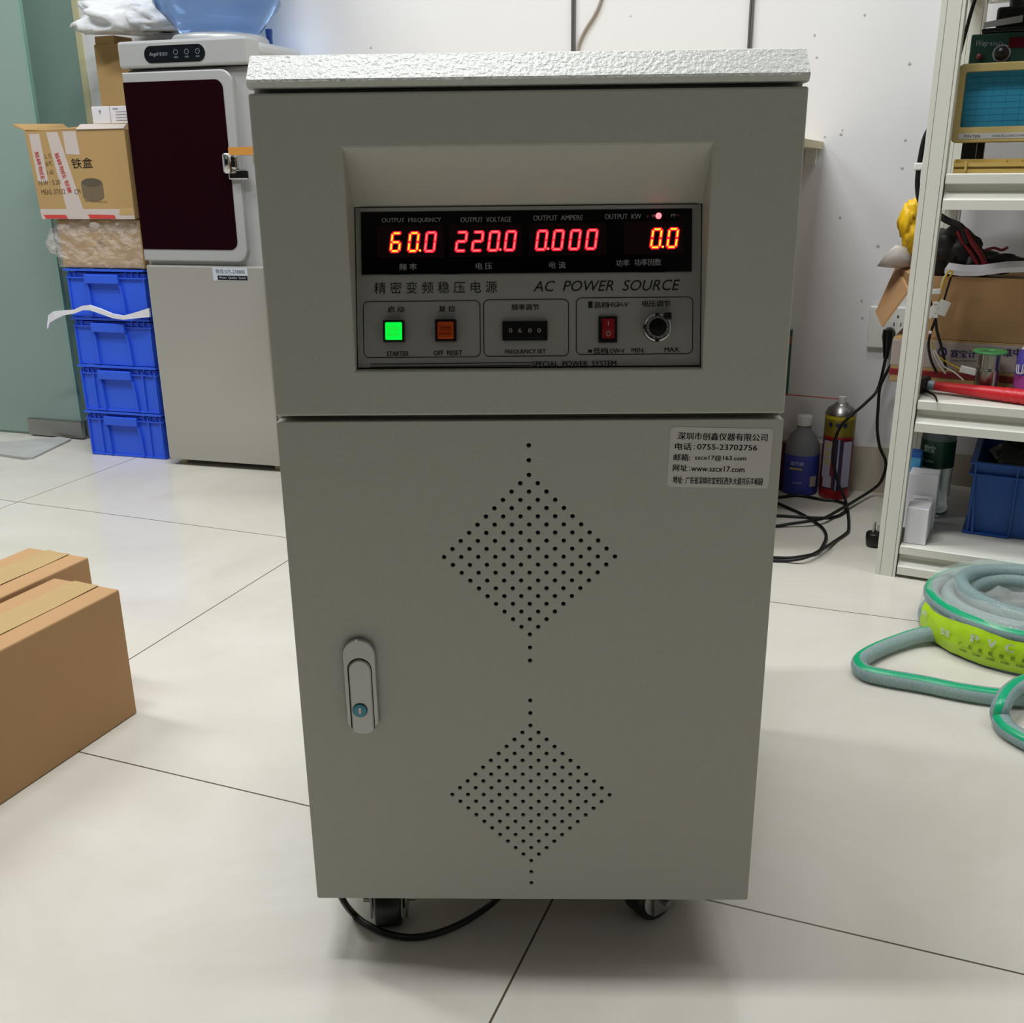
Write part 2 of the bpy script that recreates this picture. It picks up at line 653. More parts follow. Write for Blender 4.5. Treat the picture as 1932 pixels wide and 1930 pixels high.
# lid
mb = MB()
prof = [(-0.0015, 0.7845), (0.0010, 0.7808), (0.006, 0.780), (0.02, 0.780), (0.02, 0.778), (DEP - 0.02, 0.778), (DEP - 0.02, 0.780), (DEP - .001, 0.780), (DEP + 0.0015, 0.7845),
        (DEP - 0.015, 0.8035), (DEP - 0.017, 0.804), (0.0180, 0.804), (0.0158, 0.8034), (-0.001, 0.7863)]
n = len(prof)
for s in (-1,):
    L = [(-HW, y, z) for y, z in prof]
    Rr = [(HW, y, z) for y, z in prof]
    mb.add(L + Rr, [(k, n + k, n + (k + 1) % n, (k + 1) % n) for k in range(n)])
    mb.add(L, [tuple(range(n))])
    mb.add(Rr, [tuple(range(n))[::-1]])
mb.build('lid', PAINT2, cab)

# upper housing with the hooded opening
Z0, Z1 = 0.5365, 0.777
NY = Vector((0, -1, 0))
OP = [hit(*q, (0, 0, 0), NY) for q in ((645, 281), (1342, 270), (1326, 695.5), (673, 699))]   # TL TR BR BL
oz1 = (OP[0].z + OP[1].z) / 2
oz0 = (OP[2].z + OP[3].z) / 2
ox = 0.1362
PB = Vector((0, 0.006, oz0 + 0.0006))
PTz = hit(1000, 387.5, (0, 0.037, 0), NY).z
PT = Vector((0, 0.037, PTz))
PX_, PU = Vector((1, 0, 0)), (PT - PB).normalized()
PN = PX_.cross(PU)
PH = (PT - PB).length
bm = bmesh.new()
cs = [(-HW, 0, Z0), (HW, 0, Z0), (HW, 0, Z1), (-HW, 0, Z1), (-HW, DEP, Z0), (HW, DEP, Z0), (HW, DEP, Z1), (-HW, DEP, Z1)]
V = [bm.verts.new(c) for c in cs]
h = [bm.verts.new(c) for c in ((-ox, 0, oz0), (ox, 0, oz0), (ox, 0, oz1), (-ox, 0, oz1))]
p_ = [bm.verts.new(c) for c in ((-ox, PB.y + 0.002, oz0), (ox, PB.y + 0.002, oz0), (ox, PT.y, PT.z), (-ox, PT.y, PT.z))]
for a, b in ((0, 1), (1, 2), (2, 3), (3, 0)):
    bm.faces.new((V[a], V[b], h[b], h[a]))
    bm.faces.new((h[a], h[b], p_[b], p_[a]))
bm.faces.new((V[1], V[5], V[6], V[2]))
bm.faces.new((V[4], V[0], V[3], V[7]))
bm.faces.new((V[5], V[4], V[7], V[6]))
bm.faces.new((V[3], V[2], V[6], V[7]))
bm.faces.new((V[4], V[5], V[1], V[0]))
eds = [e for e in bm.edges if all(v in V for v in e.verts) and (all(v.co.y == 0 for v in e.verts) or abs(e.verts[0].co.y - e.verts[1].co.y) > .1)]
eds2 = [e for e in bm.edges if all(v in h for v in e.verts)]
bmesh.ops.bevel(bm, geom=eds + eds2, offset=0.0016, segments=2, profile=0.5, affect='EDGES')
mb = MB()
mb.bm(bm)
mb.build('housing', PAINT, cab)


def pan(u, v):
    return hit(u, v, PB, PN)


def ploc(u, v):
    d = pan(u, v) - PB
    return d.dot(PX_), d.dot(PU)


# control panel: plate with its printing
mb = MB(frame(PB, PX_, PU, PN))
pw = ox - 0.0008
mb.prism([(-pw, 0.0008), (pw, 0.0008), (pw, PH - 0.0005), (-pw, PH - 0.0005)], -0.0012, 0.0)
for z in (0.0,):   # the narrow raised rail above the display
    mb.box((-pw + .004, PH - 0.0042, 0.0), (pw - .004, PH - 0.001, 0.0016))
mb.f = Matrix.Identity(4)


def ptext(body, x0, x1, yc, hpx, mi=1, tilt=0.0105, **k):
    xc = (x0 + x1) / 2
    A, B = pan(x0, yc + (xc - x0) * tilt), pan(x1, yc - (x1 - xc) * tilt)
    hm = (pan(xc, yc - hpx / 2) - pan(xc, yc + hpx / 2)).length
    write(mb, body, A, B, hm, PN, mi, **k)


ptext('精密变频稳压电源'.replace('', ' ').strip(), 706, 938, 542.6, 22)
ptext('AC  POWER  SOURCE', 1006, 1283.4, 539, 20, shear=0.26)
ptext('启 动', 732, 762.5, 583.6, 11.5, bold=.006)
ptext('复 位', 828, 859, 582.4, 11.5, bold=.006)
ptext('频率调节', 965, 1017, 579.8, 12, bold=.006)
ptext('高档', 1121.4, 1147.5, 575.6, 12, bold=.006)
ptext('HIGH-V', 1147.8, 1185, 574.8, 9, bold=.006)
ptext('电压调节', 1211.7, 1265, 572.9, 12, bold=.006)
ptext('STARTER', 730, 771, 667.5, 9, bold=.008)
ptext('OFF  RESET', 818.4, 872, 666, 9, bold=.008)
ptext('FREQUENCY SET', 952.8, 1029.8, 664, 9, bold=.008)
ptext('低档', 1119.4, 1145.5, 662, 12, bold=.006)
ptext('LOW-V', 1145.8, 1178.4, 662, 8.6, bold=.006)
ptext('MIN.', 1191.4, 1216.3, 661, 8.6, bold=.008)
ptext('MAX.', 1253.9, 1283.4, 659.8, 8.6, bold=.008)
ptext('SPECIAL  POWER  SYSTEM', 1004, 1162.7, 686.4, 10.5, bold=.008)


def pquad(a, b, c, d, mi=1, lift=0.0003):
    mb.add([pan(*q) + PN * lift for q in (a, b, c, d)], [(0, 1, 2, 3)], mi)


def pline(a, b, w=1.5):
    pquad((a[0], a[1] + w / 2), (b[0], b[1] + w / 2), (b[0], b[1] - w / 2), (a[0], a[1] - w / 2))


pline((698.5, 687.2), (1003, 683.9))
pline((698.5, 692.6), (1003, 689.2))
pquad((1110, 581), (1118, 581), (1118, 568.7), (1110, 568.7))
pquad((1109.5, 665), (1117, 665), (1117, 660), (1109.5, 660))
for tl, tr, br, bl in (((684, 570), (905, 566.5), (907, 672.5), (688, 675.5)), ((911.5, 566.3), (1072.5, 564), (1073, 670.5), (914, 673.5)),
                       ((1087, 563.5), (1307.5, 559), (1306, 666.5), (1087.5, 670))):
    a, b, c, d = ploc(*tl), ploc(*tr), ploc(*br), ploc(*bl)
    x0, x1, y0, y1 = (a[0] + d[0]) / 2, (b[0] + c[0]) / 2, (c[1] + d[1]) / 2, (a[1] + b[1]) / 2
    w = 0.0003
    O, I = rrect(x0 - w, y0 - w, x1 + w, y1 + w, 0.0045), rrect(x0 + w, y0 + w, x1 - w, y1 - w, 0.0039)
    k = len(O)
    F = frame(PB + PN * 0.0003, PX_, PU, PN)
    mb.add([F @ Vector((*q, 0)) for q in O + I], [(i, (i + 1) % k, k + (i + 1) % k, k + i) for i in range(k)], 1)
mb.build('control_panel', [PANELM, INK], cab)

# display window and its digits
a, b, c, d = ploc(679.5, 401.7), ploc(1305.6, 389.8), ploc(1304.4, 511.2), ploc(684.3, 522)
dx0, dx1, dy0, dy1 = (a[0] + d[0]) / 2, (b[0] + c[0]) / 2, (c[1] + d[1]) / 2, (a[1] + b[1]) / 2
mb = MB(frame(PB, PX_, PU, PN))
mb.rbox((dx0, dy0, 0.0001), (dx1, dy1, 0.0016), 0.0004, 1)
LED_BED = mat('dark_red_led_face', '#1c0206', 0.25)
for (xa, xb, yc) in ((712, 838, 457.6), (848, 985, 455.2), (998, 1144, 452.9), (1176, 1290, 450)):
    p, q = ploc(xa, yc), ploc(xb, yc)
    mb.box((p[0], p[1] - 0.0125, 0.0016), (q[0], p[1] + 0.0125, 0.0018), 2)
mb.f = Matrix.Identity(4)
for t_, x0, x1, yc, hp in (('OUTPUT  FREQUENCY', 721, 832.6, 416.8, 9.6), ('OUTPUT  VOLTAGE', 869.3, 964.7, 415.2, 9.6), ('OUTPUT  AMPERE', 1006, 1099.5, 411.8, 9.6),
                           ('OUTPUT  KW', 1141, 1209, 409.3, 9.6), ('PF', 1265.4, 1275, 407.6, 6), ('W', 1229, 1236, 408.5, 6),
                           ('频 率', 754, 786.6, 504.2, 13), ('电 压', 898, 928.7, 502.6, 13), ('电 流', 1036, 1067, 500.6, 13),
                           ('功率', 1161.6, 1187, 497, 13), ('功率因数', 1196.4, 1247, 495.5, 13)):
    ptext(t_, x0, x1, yc, hp, 1, bold=.004, lift=0.0019)
disp = mb.build('display_window', [BLACKGLASS, WHITEINK, LED_BED], cab)

EM_Y = mat('led_yellow', '#200a00', 0.4, emit=(1.0, 0.62, 0.03), estr=1.6)
EM_P = mat('led_pink', '#200004', 0.4, emit=(1.0, 0.16, 0.16), estr=1.5)
EM_HALO = mat('led_red_halo', '#200004', 0.4, emit=(1.0, 0.012, 0.04), estr=0.95)  # red LED edge, widened past the bars to stand in for their halo
SEGS = {'0': 'abcdef', '2': 'abged', '6': 'acdefg'}


def seg_polys(w, hh, t, slant, grow):
    """Six-sided bars of a seven segment digit, centred on the origin."""
    g = 0.10 * t
    x, y, k = w / 2 - t / 2, hh / 2 - t / 2, t / 2 + grow
    o = {}

    def hbar(cy):
        e = x - t * 0.28 - g + grow
        return [(-e - k * .6, cy), (-e, cy - k), (e, cy - k), (e + k * .6, cy), (e, cy + k), (-e, cy + k)]

    def vbar(cx, y0, y1):
        a0, a1 = y0 + t * 0.30 + g - grow, y1 - t * 0.30 - g + grow
        return [(cx, a0 - k * .6), (cx + k, a0), (cx + k, a1), (cx, a1 + k * .6), (cx - k, a1), (cx - k, a0)]

    o['a'], o['g'], o['d'] = hbar(y), hbar(0), hbar(-y)
    o['b'], o['c'], o['e'], o['f'] = vbar(x, 0, y), vbar(x, -y, 0), vbar(-x, -y, 0), vbar(-x, 0, y)
    return {q: [(px + py * slant, py) for px, py in v] for q, v in o.items()}


DIG = [('6', 747.5, 457.9, 'y', 0), ('0', 780.9, 457.6, 'y', 1), ('0', 812.6, 457.2, 'p', 0),
       ('2', 870.9, 456.6, 'p', 0), ('2', 901.5, 456.2, 'p', 0), ('0', 932, 455.8, 'p', 1), ('0', 963, 455.2, 'p', 0),
       ('0', 1022, 454.2, 'p', 1), ('0', 1052.8, 453.7, 'p', 0), ('0', 1084.6, 453.2, 'p', 0), ('0', 1116, 452.6, 'p', 0),
       ('0', 1237.8, 450.6, 'y', 1), ('0', 1268.4, 450.0, 'y', 0)]
sc_px = (pan(990, 455) - pan(1000, 455)).length / 10
for ch, u, v, colr, dot in DIG:
    x, y = ploc(u, v)
    mb = MB(frame(PB + PX_ * x + PU * y + PN * 0.0019, PX_, PU, PN))
    dw, dh, t = 20.5 * sc_px, 38.0 * sc_px, 3.8 * sc_px
    if colr == 'y':
        t *= 1.25
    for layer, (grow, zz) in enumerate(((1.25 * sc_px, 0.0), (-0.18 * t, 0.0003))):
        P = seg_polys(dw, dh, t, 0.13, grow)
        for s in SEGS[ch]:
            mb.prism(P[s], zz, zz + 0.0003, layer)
        if dot:
            r = (2.9 if layer == 0 else 1.9) * sc_px
            mb.prism([(12.0 * sc_px + r * math.cos(a * math.pi / 6), -dh / 2 + 3.2 * sc_px + r * math.sin(a * math.pi / 6)) for a in range(12)], zz, zz + 0.0003, layer)
    mb.build('digit', [EM_HALO, EM_Y if colr == 'y' else EM_P], disp)
# three indicator lamps, one lit
EM_L = mat('lamp_lit', '#300004', 0.3, emit=(1.0, 0.10, 0.12), estr=4.0)
OFFL = mat('lamp_off', '#3a0610', 0.3)
for u, v, lit in ((1221, 409.6, 0), (1242, 408.2, 1), (1279.5, 407.6, 0)):
    x, y = ploc(u, v)
    mb = MB(frame(PB + PX_ * x + PU * y + PN * 0.0016, PX_, PU, PN))
    rr = (5.6 if lit else 3.0) * sc_px
    mb.lathe([(rr, 0), (rr, 0.0012), (rr * .8, 0.0024), (rr * .4, 0.003), (0.00001, 0.0032)], seg=16)
    mb.build('indicator_lamp', EM_L if lit else OFFL, disp)

# push buttons
GREEN = mat('green_lit_cap', '#0a8a20', 0.4, emit=(0.0, 1.0, 0.06), estr=0.95)
GREENT = mat('green_cap_print', '#0aa010', 0.5, emit=(0.05, 0.62, 0.0), estr=0.7)
ORANGE = mat('orange_cap', '#b8430a', 0.35)
ORANGET = mat('orange_cap_print', '#4a1c05', 0.5)
for (u0, v0, u1, v1), cap, capt in (((723.4, 604.3, 766.3, 647.8), GREEN, GREENT), ((820.7, 602.8, 863.6, 646.8), ORANGE, ORANGET)):
    x0, y1 = ploc(u0, v0)
    x1, y0 = ploc(u1, v1)
    mb = MB(frame(PB, PX_, PU, PN))
    hb = 0.0075
    w = 0.0016
    sh = 0.0006
    x0, x1, y0, y1 = x0 + sh, x1 - sh, y0 + sh, y1 - sh
    mb.rbox((x0, y0, 0.0001), (x0 + w, y1, hb), 0.0003, 1)
    mb.rbox((x1 - w, y0, 0.0001), (x1, y1, hb), 0.0003, 1)
    mb.rbox((x0 + w, y0, 0.0001), (x1 - w, y0 + w, hb), 0.0003, 1)
    mb.rbox((x0 + w, y1 - w, 0.0001), (x1 - w, y1, hb), 0.0003, 1)
    bt = mb.build('push_button', BLACKP, cab)
    mb = MB(frame(PB, PX_, PU, PN))
    g = w + 0.0003
    mb.rbox((x0 + g, y0 + g, 0.0001), (x1 - g, y1 - g, hb + 0.0012), 0.0008, 2)
    mb.f = Matrix.Identity(4)
    F = frame(PB, PX_, PU, PN)
    ym, xm, ww = (y0 + y1) / 2, (x0 + x1) / 2, (x1 - x0)
    for body, dy, hh_, ws in (('Surface', 0.0024, 0.0030, .27), ('pneuelis', -0.0028, 0.0030, .29)):
        write(mb, body, F @ Vector((xm - ww * ws, ym + dy, hb + .0012)), F @ Vector((xm + ww * ws, ym + dy, hb + .0012)), hh_, PN, 1)
    mb.add([F @ Vector(q) for q in ((xm - ww * .28, ym - .0002, hb + .0015), (xm + ww * .3, ym - .0002, hb + .0015), (xm + ww * .3, ym + .0001, hb + .0015), (xm - ww * .28, ym + .0001, hb + .0015))], [(0, 1, 2, 3)], 1)
    mb.build('button_cap', [cap, capt], bt)['label'] = 'green lit cap' if cap is GREEN else 'orange unlit cap'

# thumbwheel switch
x0, y1 = ploc(947.8, 606.6)
x1, y0 = ploc(1032.9, 643)
mb = MB(frame(PB, PX_, PU, PN))
mb.rbox((x0, y0, 0.0001), (x1, y1, 0.003), 0.0004, 1)
tw = mb.build('thumbwheel_switch', BLACKP, cab)
for ch, u in (('0', 963.5), ('6', 981), ('0', 1000), ('0', 1017)):
    p = ploc(u, 624.4)
    mb = MB(frame(PB, PX_, PU, PN))
    mb.rbox((p[0] - .0029, p[1] - .0056, 0.0030), (p[0] + .0029, p[1] + .0056, 0.0034), 0.0002, 1)
    mb.f = Matrix.Identity(4)
    q = pan(u, 624.4) + PN * 0.0034
    write(mb, ch, q - PX_ * 0.0013, q + PX_ * 0.0013, 0.0036, PN, 1, bold=.01)
    mb.build('digit_wheel', [BLACKP, mat('wheel_digit_ink', '#a79aa0', 0.5)], tw)

# rocker switch
x0, y1 = ploc(1129, 597)
x1, y0 = ploc(1164.4, 647)
mb = MB(frame(PB, PX_, PU, PN))
mb.rbox((x0, y0, 0.0001), (x1, y1, 0.0022), 0.0006, 2)
rk_ = mb.build('rocker_switch', BLACKP, cab)
REDR = mat('red_rocker_plastic', '#8f0f14', 0.3)
rx0, ry1 = ploc(1135.5, 602)
rx1, ry0 = ploc(1158.8, 639)
bm = bmesh.new()
ym = (ry0 + ry1) / 2
vs = [(rx0, ry0, .002), (rx1, ry0, .002), (rx1, ry1, .002), (rx0, ry1, .002), (rx0, ry0, .0058), (rx1, ry0, .0058), (rx1, ym, .0040), (rx0, ym, .0040), (rx1, ry1, .0034), (rx0, ry1, .0034)]
mb = MB(frame(PB, PX_, PU, PN))
mb.add(vs, [(3, 2, 1, 0), (4, 5, 6, 7), (7, 6, 8, 9), (0, 1, 5, 4), (1, 2, 8, 6, 5), (3, 0, 4, 7, 9), (2, 3, 9, 8)])
bm.free()
xm = (rx0 + rx1) / 2
mb.add([(xm - .0003, ym + .0022, .0043), (xm + .0003, ym + .0022, .0043), (xm + .0003, ym + .0055, .0042), (xm - .0003, ym + .0055, .0042)], [(0, 1, 2, 3)], 1)
ring = []
for r in (.0021, .00155):
    ring += [(xm + r * .85 * math.cos(a * math.pi / 8), ym - .0042 + r * math.sin(a * math.pi / 8), .0058 - (.0018 / (ym - ry0)) * (ym - ry0 - (ym - (ym - .0042 + r * math.sin(a * math.pi / 8)))) + .00025) for a in range(16)]
mb.add(ring, [(i, (i + 1) % 16, 16 + (i + 1) % 16, 16 + i) for i in range(16)], 1)
mb.build('rocker', [REDR, WHITEINK], rk_)

# ten-turn dial
p = ploc(1237.8, 620)
KF = frame(PB + PX_ * p[0] + PU * p[1], PX_, PU, PN)
kr = 26.0 * sc_px
mb = MB(KF)
mb.lathe([(kr * 1.0, 0.0001), (kr, 0.009), (kr * .97, 0.0102), (kr * .84, 0.0104), (kr * .82, 0.0102)], seg=48)
for a in range(3):
    an = R((92, 178, 268)[a])
    mb.f = KF @ Matrix.Rotation(an, 4, 'Z') @ Matrix.Translation((kr * .91, 0, 0.0104))
    mb.box((-0.0012, -0.0016, 0), (0.0012, 0.0016, 0.0001), 1)
kn = mb.build('dial_knob', [CHROME, INK], cab)
mb = MB(KF)
mb.lathe([(kr * .82, 0.0095), (kr * .80, 0.0112), (kr * .55, 0.0125), (kr * .48, 0.0128), (kr * .46, 0.017), (kr * .42, 0.018), (0.00001, 0.018)], seg=40)
for k in range(50):
    a = 2 * math.pi * k / 50
    mb.f = KF @ Matrix.Rotation(a, 4, 'Z') @ Matrix.Translation((kr * .72, 0, 0.0119))
    L = 0.0009 if k % 5 else 0.0015
    mb.box((-L, -0.00018, 0), (L, 0.00018, 0.0002), 1)
mb.build('dial_scale', [mat('matt_black_knob', '#050505', 0.75, spec=0.2), WHITEINK], kn)
mb = MB(KF)
l_ = ploc(1260, 595.8)
dv = Vector((l_[0] - p[0], l_[1] - p[1]))
mb.lathe([(.0021, .0001), (.0021, .007), (.0014, .008), (.00001, .008)], (dv.x, dv.y, 0), 14)
mb.rbox((dv.x * .72 - .0018, dv.y * .72 - .0012, 0.0108), (dv.x + .0015, dv.y + .0012, 0.0122), 0.0005)
mb.build('brake_lever', BLACKP, kn)

# lower body, seen in the gap and through the holes
mb = MB()
ZB = 0.0685
t = 0.0015
y0, z0, z1 = 0.016, ZB + 0.002, 0.5335
mb.box((-HW, y0, z0), (-HW + t, DEP, z1))
mb.box((HW - t, y0, z0), (HW, DEP, z1))
mb.box((-HW + t, DEP - t, z0), (HW - t, DEP, z1))
mb.box((-HW + t, y0, z0), (HW - t, DEP - t, z0 + t))
mb.box((-HW + t, y0, z1 - t), (HW - t, DEP - t, z1))
mb.box((-HW + 0.012, 0.03, z1), (HW - 0.012, DEP - 0.02, Z0))
mb.rbox((-HW + t, y0 + .0, 0.505), (HW - t, y0 + .006, z1 - t), 0.001)
mb.build('lower_body', PAINT, cab)
INSIDE = mat('grey_inner_parts', '#6b6a62', 0.6)
mb = MB()
mb.rbox((-0.09, 0.06, ZB + .004), (0.11, 0.2, 0.17), 0.01)
mb.rbox((-0.07, 0.13, 0.21), (0.09, 0.26, 0.30), 0.01)
mb.build('transformer', INSIDE, cab)

# the perforated door: a flat sheet with real holes, folded rim behind it
A_ = 0.00715
holes = []
for zc in (0.4150, 0.1832):
    for i in range(-10, 11):
        for j in range(-10, 11):
            if abs(i) + abs(j) <= 10 and (i + j) % 2 == 0:
                holes.append((i * A_, zc + j * A_))
    for e in (10 + 1.74, 10 + 3.48):
        holes += [(0, zc + e * A_), (0, zc - e * A_)]
cu = bpy.data.curves.new('sheet', 'CURVE')
cu.dimensions = '2D'
cu.fill_mode = 'BOTH'
DZ0, DZ1 = ZB, 0.5318


def poly_spline(pts):
    s = cu.splines.new('POLY')
    s.points.add(len(pts) - 1)
    for q, (x, y) in zip(s.points, pts):
        q.co = (x, y, 0, 1)
    s.use_cyclic_u = True


poly_spline(rrect(-HW + .0006, DZ0 + .0006, HW - .0006, DZ1 - .0006, 0.0012, 3))
for hx, hz in holes:
    poly_spline([(hx + 0.00245 * math.cos(k * math.pi / 8), hz + 0.00245 * math.sin(k * math.pi / 8)) for k in range(16)])
cu.extrude = 0.0006
cu.bevel_depth = 0.0006
cu.bevel_resolution = 1
o = bpy.data.objects.new('sheet', cu)
COL.objects.link(o)
dg = bpy.context.evaluated_depsgraph_get()
me = bpy.data.meshes.new_from_object(o.evaluated_get(dg))
mb = MB(frame((0, 0.0012, 0), (1, 0, 0), (0, 0, 1)))
mb.add([v.co.copy() for v in me.vertices], [tuple(p.vertices) for p in me.polygons])
bpy.data.objects.remove(o)
bpy.data.curves.remove(cu)
bpy.data.meshes.remove(me)
mb.f = Matrix.Identity(4)
e = 0.0004
mb.box((-HW + e, 0.0014, DZ0 + e), (-HW + .0018, 0.0148, DZ1 - e))
mb.box((HW - .0018, 0.0014, DZ0 + e), (HW - e, 0.0148, DZ1 - e))
mb.box((-HW + .0018, 0.0014, DZ0 + e), (HW - .0018, 0.0148, DZ0 + .0018))
mb.box((-HW + .0018, 0.0014, DZ1 - .0018), (HW - .0018, 0.0148, DZ1 - e))
door = mb.build('door', PAINT, cab)

# lock handle on the door
def dp(u, v):
    q = hit(u, v, (0, 0, 0), NY)
    return q.x, q.z


hx, hzt = dp(682, 1202)
_, hzb = dp(684, 1369)
hz_end = dp(684, 1380)[1]
hw = (dp(713.5, 1290)[0] - dp(651, 1290)[0]) / 2
hx = (dp(713.5, 1290)[0] + dp(651, 1290)[0]) / 2
LF = frame((hx, 0, 0), (1, 0, 0), (0, 0, 1))     # z of this frame points to the viewer
gw = hw * 0.70                                     # the lever's slot
mb = MB(LF)
arc = lambda r, cz, a0, a1, n: [(r * math.cos(R(a0 + (a1 - a0) * k / n)), cz + r * math.sin(R(a0 + (a1 - a0) * k / n))) for k in range(n + 1)]
ctop = hzt - hw
slot_top = dp(684, 1237)[1]
cs_ = slot_top - gw
outer = [(hw, hzb + .006)] + arc(hw, ctop, 0, 180, 16) + [(-hw, hzb + .006), (-gw - .0004, hzb)]
inner = arc(gw + .0004, cs_, 180, 0, 16)
ring_poly = [(gw + .0004, hzb)] + outer + inner
# plate as a ring of quads between outline and slot
oo = [(gw + .0004, hzb), (hw, hzb + .006)] + arc(hw, ctop, 0, 180, 16) + [(-hw, hzb + .006), (-gw - .0004, hzb)]
ii = [(gw + .0004, hzb), (gw + .0004, hzb + .006)] + arc(gw + .0004, cs_, 0, 180, 16) + [(-gw - .0004, hzb + .006), (-gw - .0004, hzb)]
k = len(oo)
TH_ = 0.0055
lo = [(x, y, 0.0001) for x, y in oo]
mid = [(x, y, TH_ - .0018) for x, y in oo]
sh = lambda q, f: (q[0] * f, ctop + (q[1] - ctop) * (f if q[1] > ctop else 1))
top = [(*sh(q, 0.93), TH_) for q in oo]
tin = [(x, y, TH_) for x, y in ii]
bin_ = [(x, y, 0.0001) for x, y in ii]
vs = lo + mid + top + tin + bin_
fs = []
for r_ in range(4):
    for i in range(k - 1):
        fs.append((r_ * k + i, r_ * k + i + 1, (r_ + 1) * k + i + 1, (r_ + 1) * k + i))
mb.add(vs, fs, 0, False)
lk = mb.build('lock_handle', ZINC, door)
mb = MB(LF)
lev = [(gw * .96, hz_end + .004)] + arc(gw * .96, cs_ - .001, 0, 180, 16) + [(-gw * .96, hz_end + .004)] + [(gw * .96 * math.cos(R(a)), hz_end + .004 - .0042 * math.sin(R(a))) for a in range(165, 0, -15)]
mb.prism(lev, 0.0002, 0.0062, cham=0.0012)
sub = mb.build('lever', ZINC, cab)
kx, kz = dp(681.5, 1333)
mb = MB(frame((kx, -0.0062, kz), (1, 0, 0), (0, 0, 1)))
mb.lathe([(0.0066, 0), (0.0066, 0.0007), (0.0061, 0.0009)], seg=28, mi=1)
mb.lathe([(0.0060, 0.0003), (0.0060, 0.0010), (0.0056, 0.0012), (0.00001, 0.0012)], seg=28)
mb.box((-0.0012, -0.0027, 0.0012), (0.0012, 0.0027, 0.0014), 2)
mb.build('key_cylinder', [mat('teal_lock_core', '#3f8fa0', 0.35), INK, mat('pale_key_slot', '#d5c9c3', 0.4)], sub)

# address sticker
mb = MB()
STL, STR, SBR, SBL = (1265.6, 805.3), (1459.6, 808.5), (1448.6, 922), (1258, 918)


def stk(cx, cy):
    q = hit(1240 + cx / 7.431, 780 + cy / 7.431, (0, 0, 0), NY)
    return q


cor = [hit(*q, (0, 0, 0), NY) for q in (SBL, SBR, STR, STL)]
SX = ((cor[1] - cor[0]) + (cor[2] - cor[3])).normalized()
SU = NY.cross(SX)
wS, hS = ((cor[1] - cor[0]).length + (cor[2] - cor[3]).length) / 2, ((cor[3] - cor[0]).length + (cor[2] - cor[1]).length) / 2
ctr = sum(cor, Vector()) / 4
SF = frame(ctr, SX, SU)
mb.f = SF
mb.prism(rrect(-wS / 2, -hS / 2, wS / 2, hS / 2, 0.003, 4), 0.0001, 0.0003)
mb.f = Matrix.Identity(4)


def stext(body, x0, y0, x1, y1, hh, bold=.006):
    A, B = stk(x0, y0), stk(x1, y1)
    xm, ym = (x0 + x1) / 2, (y0 + y1) / 2
    write(mb, body, A, B, (stk(xm, ym - hh / 2) - stk(xm, ym + hh / 2)).length, NY, 1, bold=bold, lift=0.0005)


stext('深圳市创鑫仪器有限公司', 290, 312, 1545, 338, 104)
stext('电话', 248, 460, 482, 463, 98)
stext(':', 512, 473, 526, 473, 62, .0)
stext('0755-23702756', 560, 466, 1400, 482, 76, .006)
stext('邮箱:', 230, 612, 462, 616, 96)
stext('szcx17@163.com', 528, 622, 1245, 636, 80, .006)
stext('网址', 218, 760, 420, 764, 92)
stext(':', 446, 772, 458, 772, 60, .0)
stext('www.szcx17.com', 476, 768, 1222, 786, 76, .006)
stext('地址:', 220, 925, 362, 930, 100)
stext('广东省深圳市宝安区西乡大道共乐丰和园', 398, 935, 1475, 955, 102)
mb.build('sticker', [mat('sticker_paper', '#c9c6c1', 0.45), INK], cab)['label'] = 'white address sticker with black print'

# casters
def caster(cx, cy, ang, name='caster'):
    F = yawframe((cx, cy, 0), ang)
    b = MB(F)
    b.box((-.022, -.022, 0.0655), (.022, .022, 0.0685))
    b.box((-.0185, -.012, 0.012), (-.0165, .016, 0.0655))
    b.box((.0165, -.012, 0.012), (.0185, .016, 0.0655))
    b.cyl((-.026, 0, .027), (.026, 0, .027), .0035, 10)
    b.cyl((-.029, 0, .052), (.029, 0, .052), .0026, 6)
    c_ = b.build(name, STEEL, cab)
    b = MB(F)
    b.lathe([(.017, -.0135), (.0255, -.0125), (.027, -.010), (.027, .010), (.0255, .0125), (.017, .0135)], (0, 0, .027), 36, 0, 'X')
    b.lathe([(.0200, -.0139), (.0200, .0139)], (0, 0, .027), 28, 1, 'X')
    b.lathe([(.010, -.0155), (.010, .0155)], (0, 0, .027), 16, 0, 'X')
    b.build('wheel', [RUBBER, mat('pale_wheel_hub', '#c3c1bb', 0.4)], c_)


q = fl(735, 1748)
caster(q.x, q.y + .010, R(3))
q = fl(1225, 1733)
caster(q.x + .002, q.y + .010, R(-55))
caster(-0.143, DEP - .06, R(20))
caster(0.13, DEP - .06, R(-15))
# mains lead sagging to the floor under the cabinet
pts = [(-.168, .10, .066), fl(640, 1680, .045)] + [fl(u, v, .004) for u, v in ((668, 1725), (700, 1748), (740, 1764), (785, 1768), (835, 1757), (885, 1734))] + [fl(930, 1703, .02), fl(960, 1672, .06)]
pts[0] = Vector((pts[1].x - .02, pts[1].y + .06, .067))
mb = MB()
mb.tube(smooth_path(pts, 8), 0.0034, 10)
mb.build('mains_lead', RUBBER, cab)


# ================================================================== table behind the cabinet
WOODE = mat('orange_wood_edge', '#c98a3c', 0.5, var=(20, 0.1))
BEIGE = mat('beige_board', '#c9bb98', 0.55)
BROWNB = mat('brown_board', '#8a6240', 0.6, var=(8, 0.08))
TU0, TU1, TV = -1.019, 0.065, 0.608
tb = thing('table', 'pale wooden table with an orange front edge standing behind the grey cabinet', 'table', room(-0.48, 0.3), -TH)
RM = frame(room(0, 0), E1, -E2, (0, 0, 1))     # left-handed on purpose: y runs out from the wall


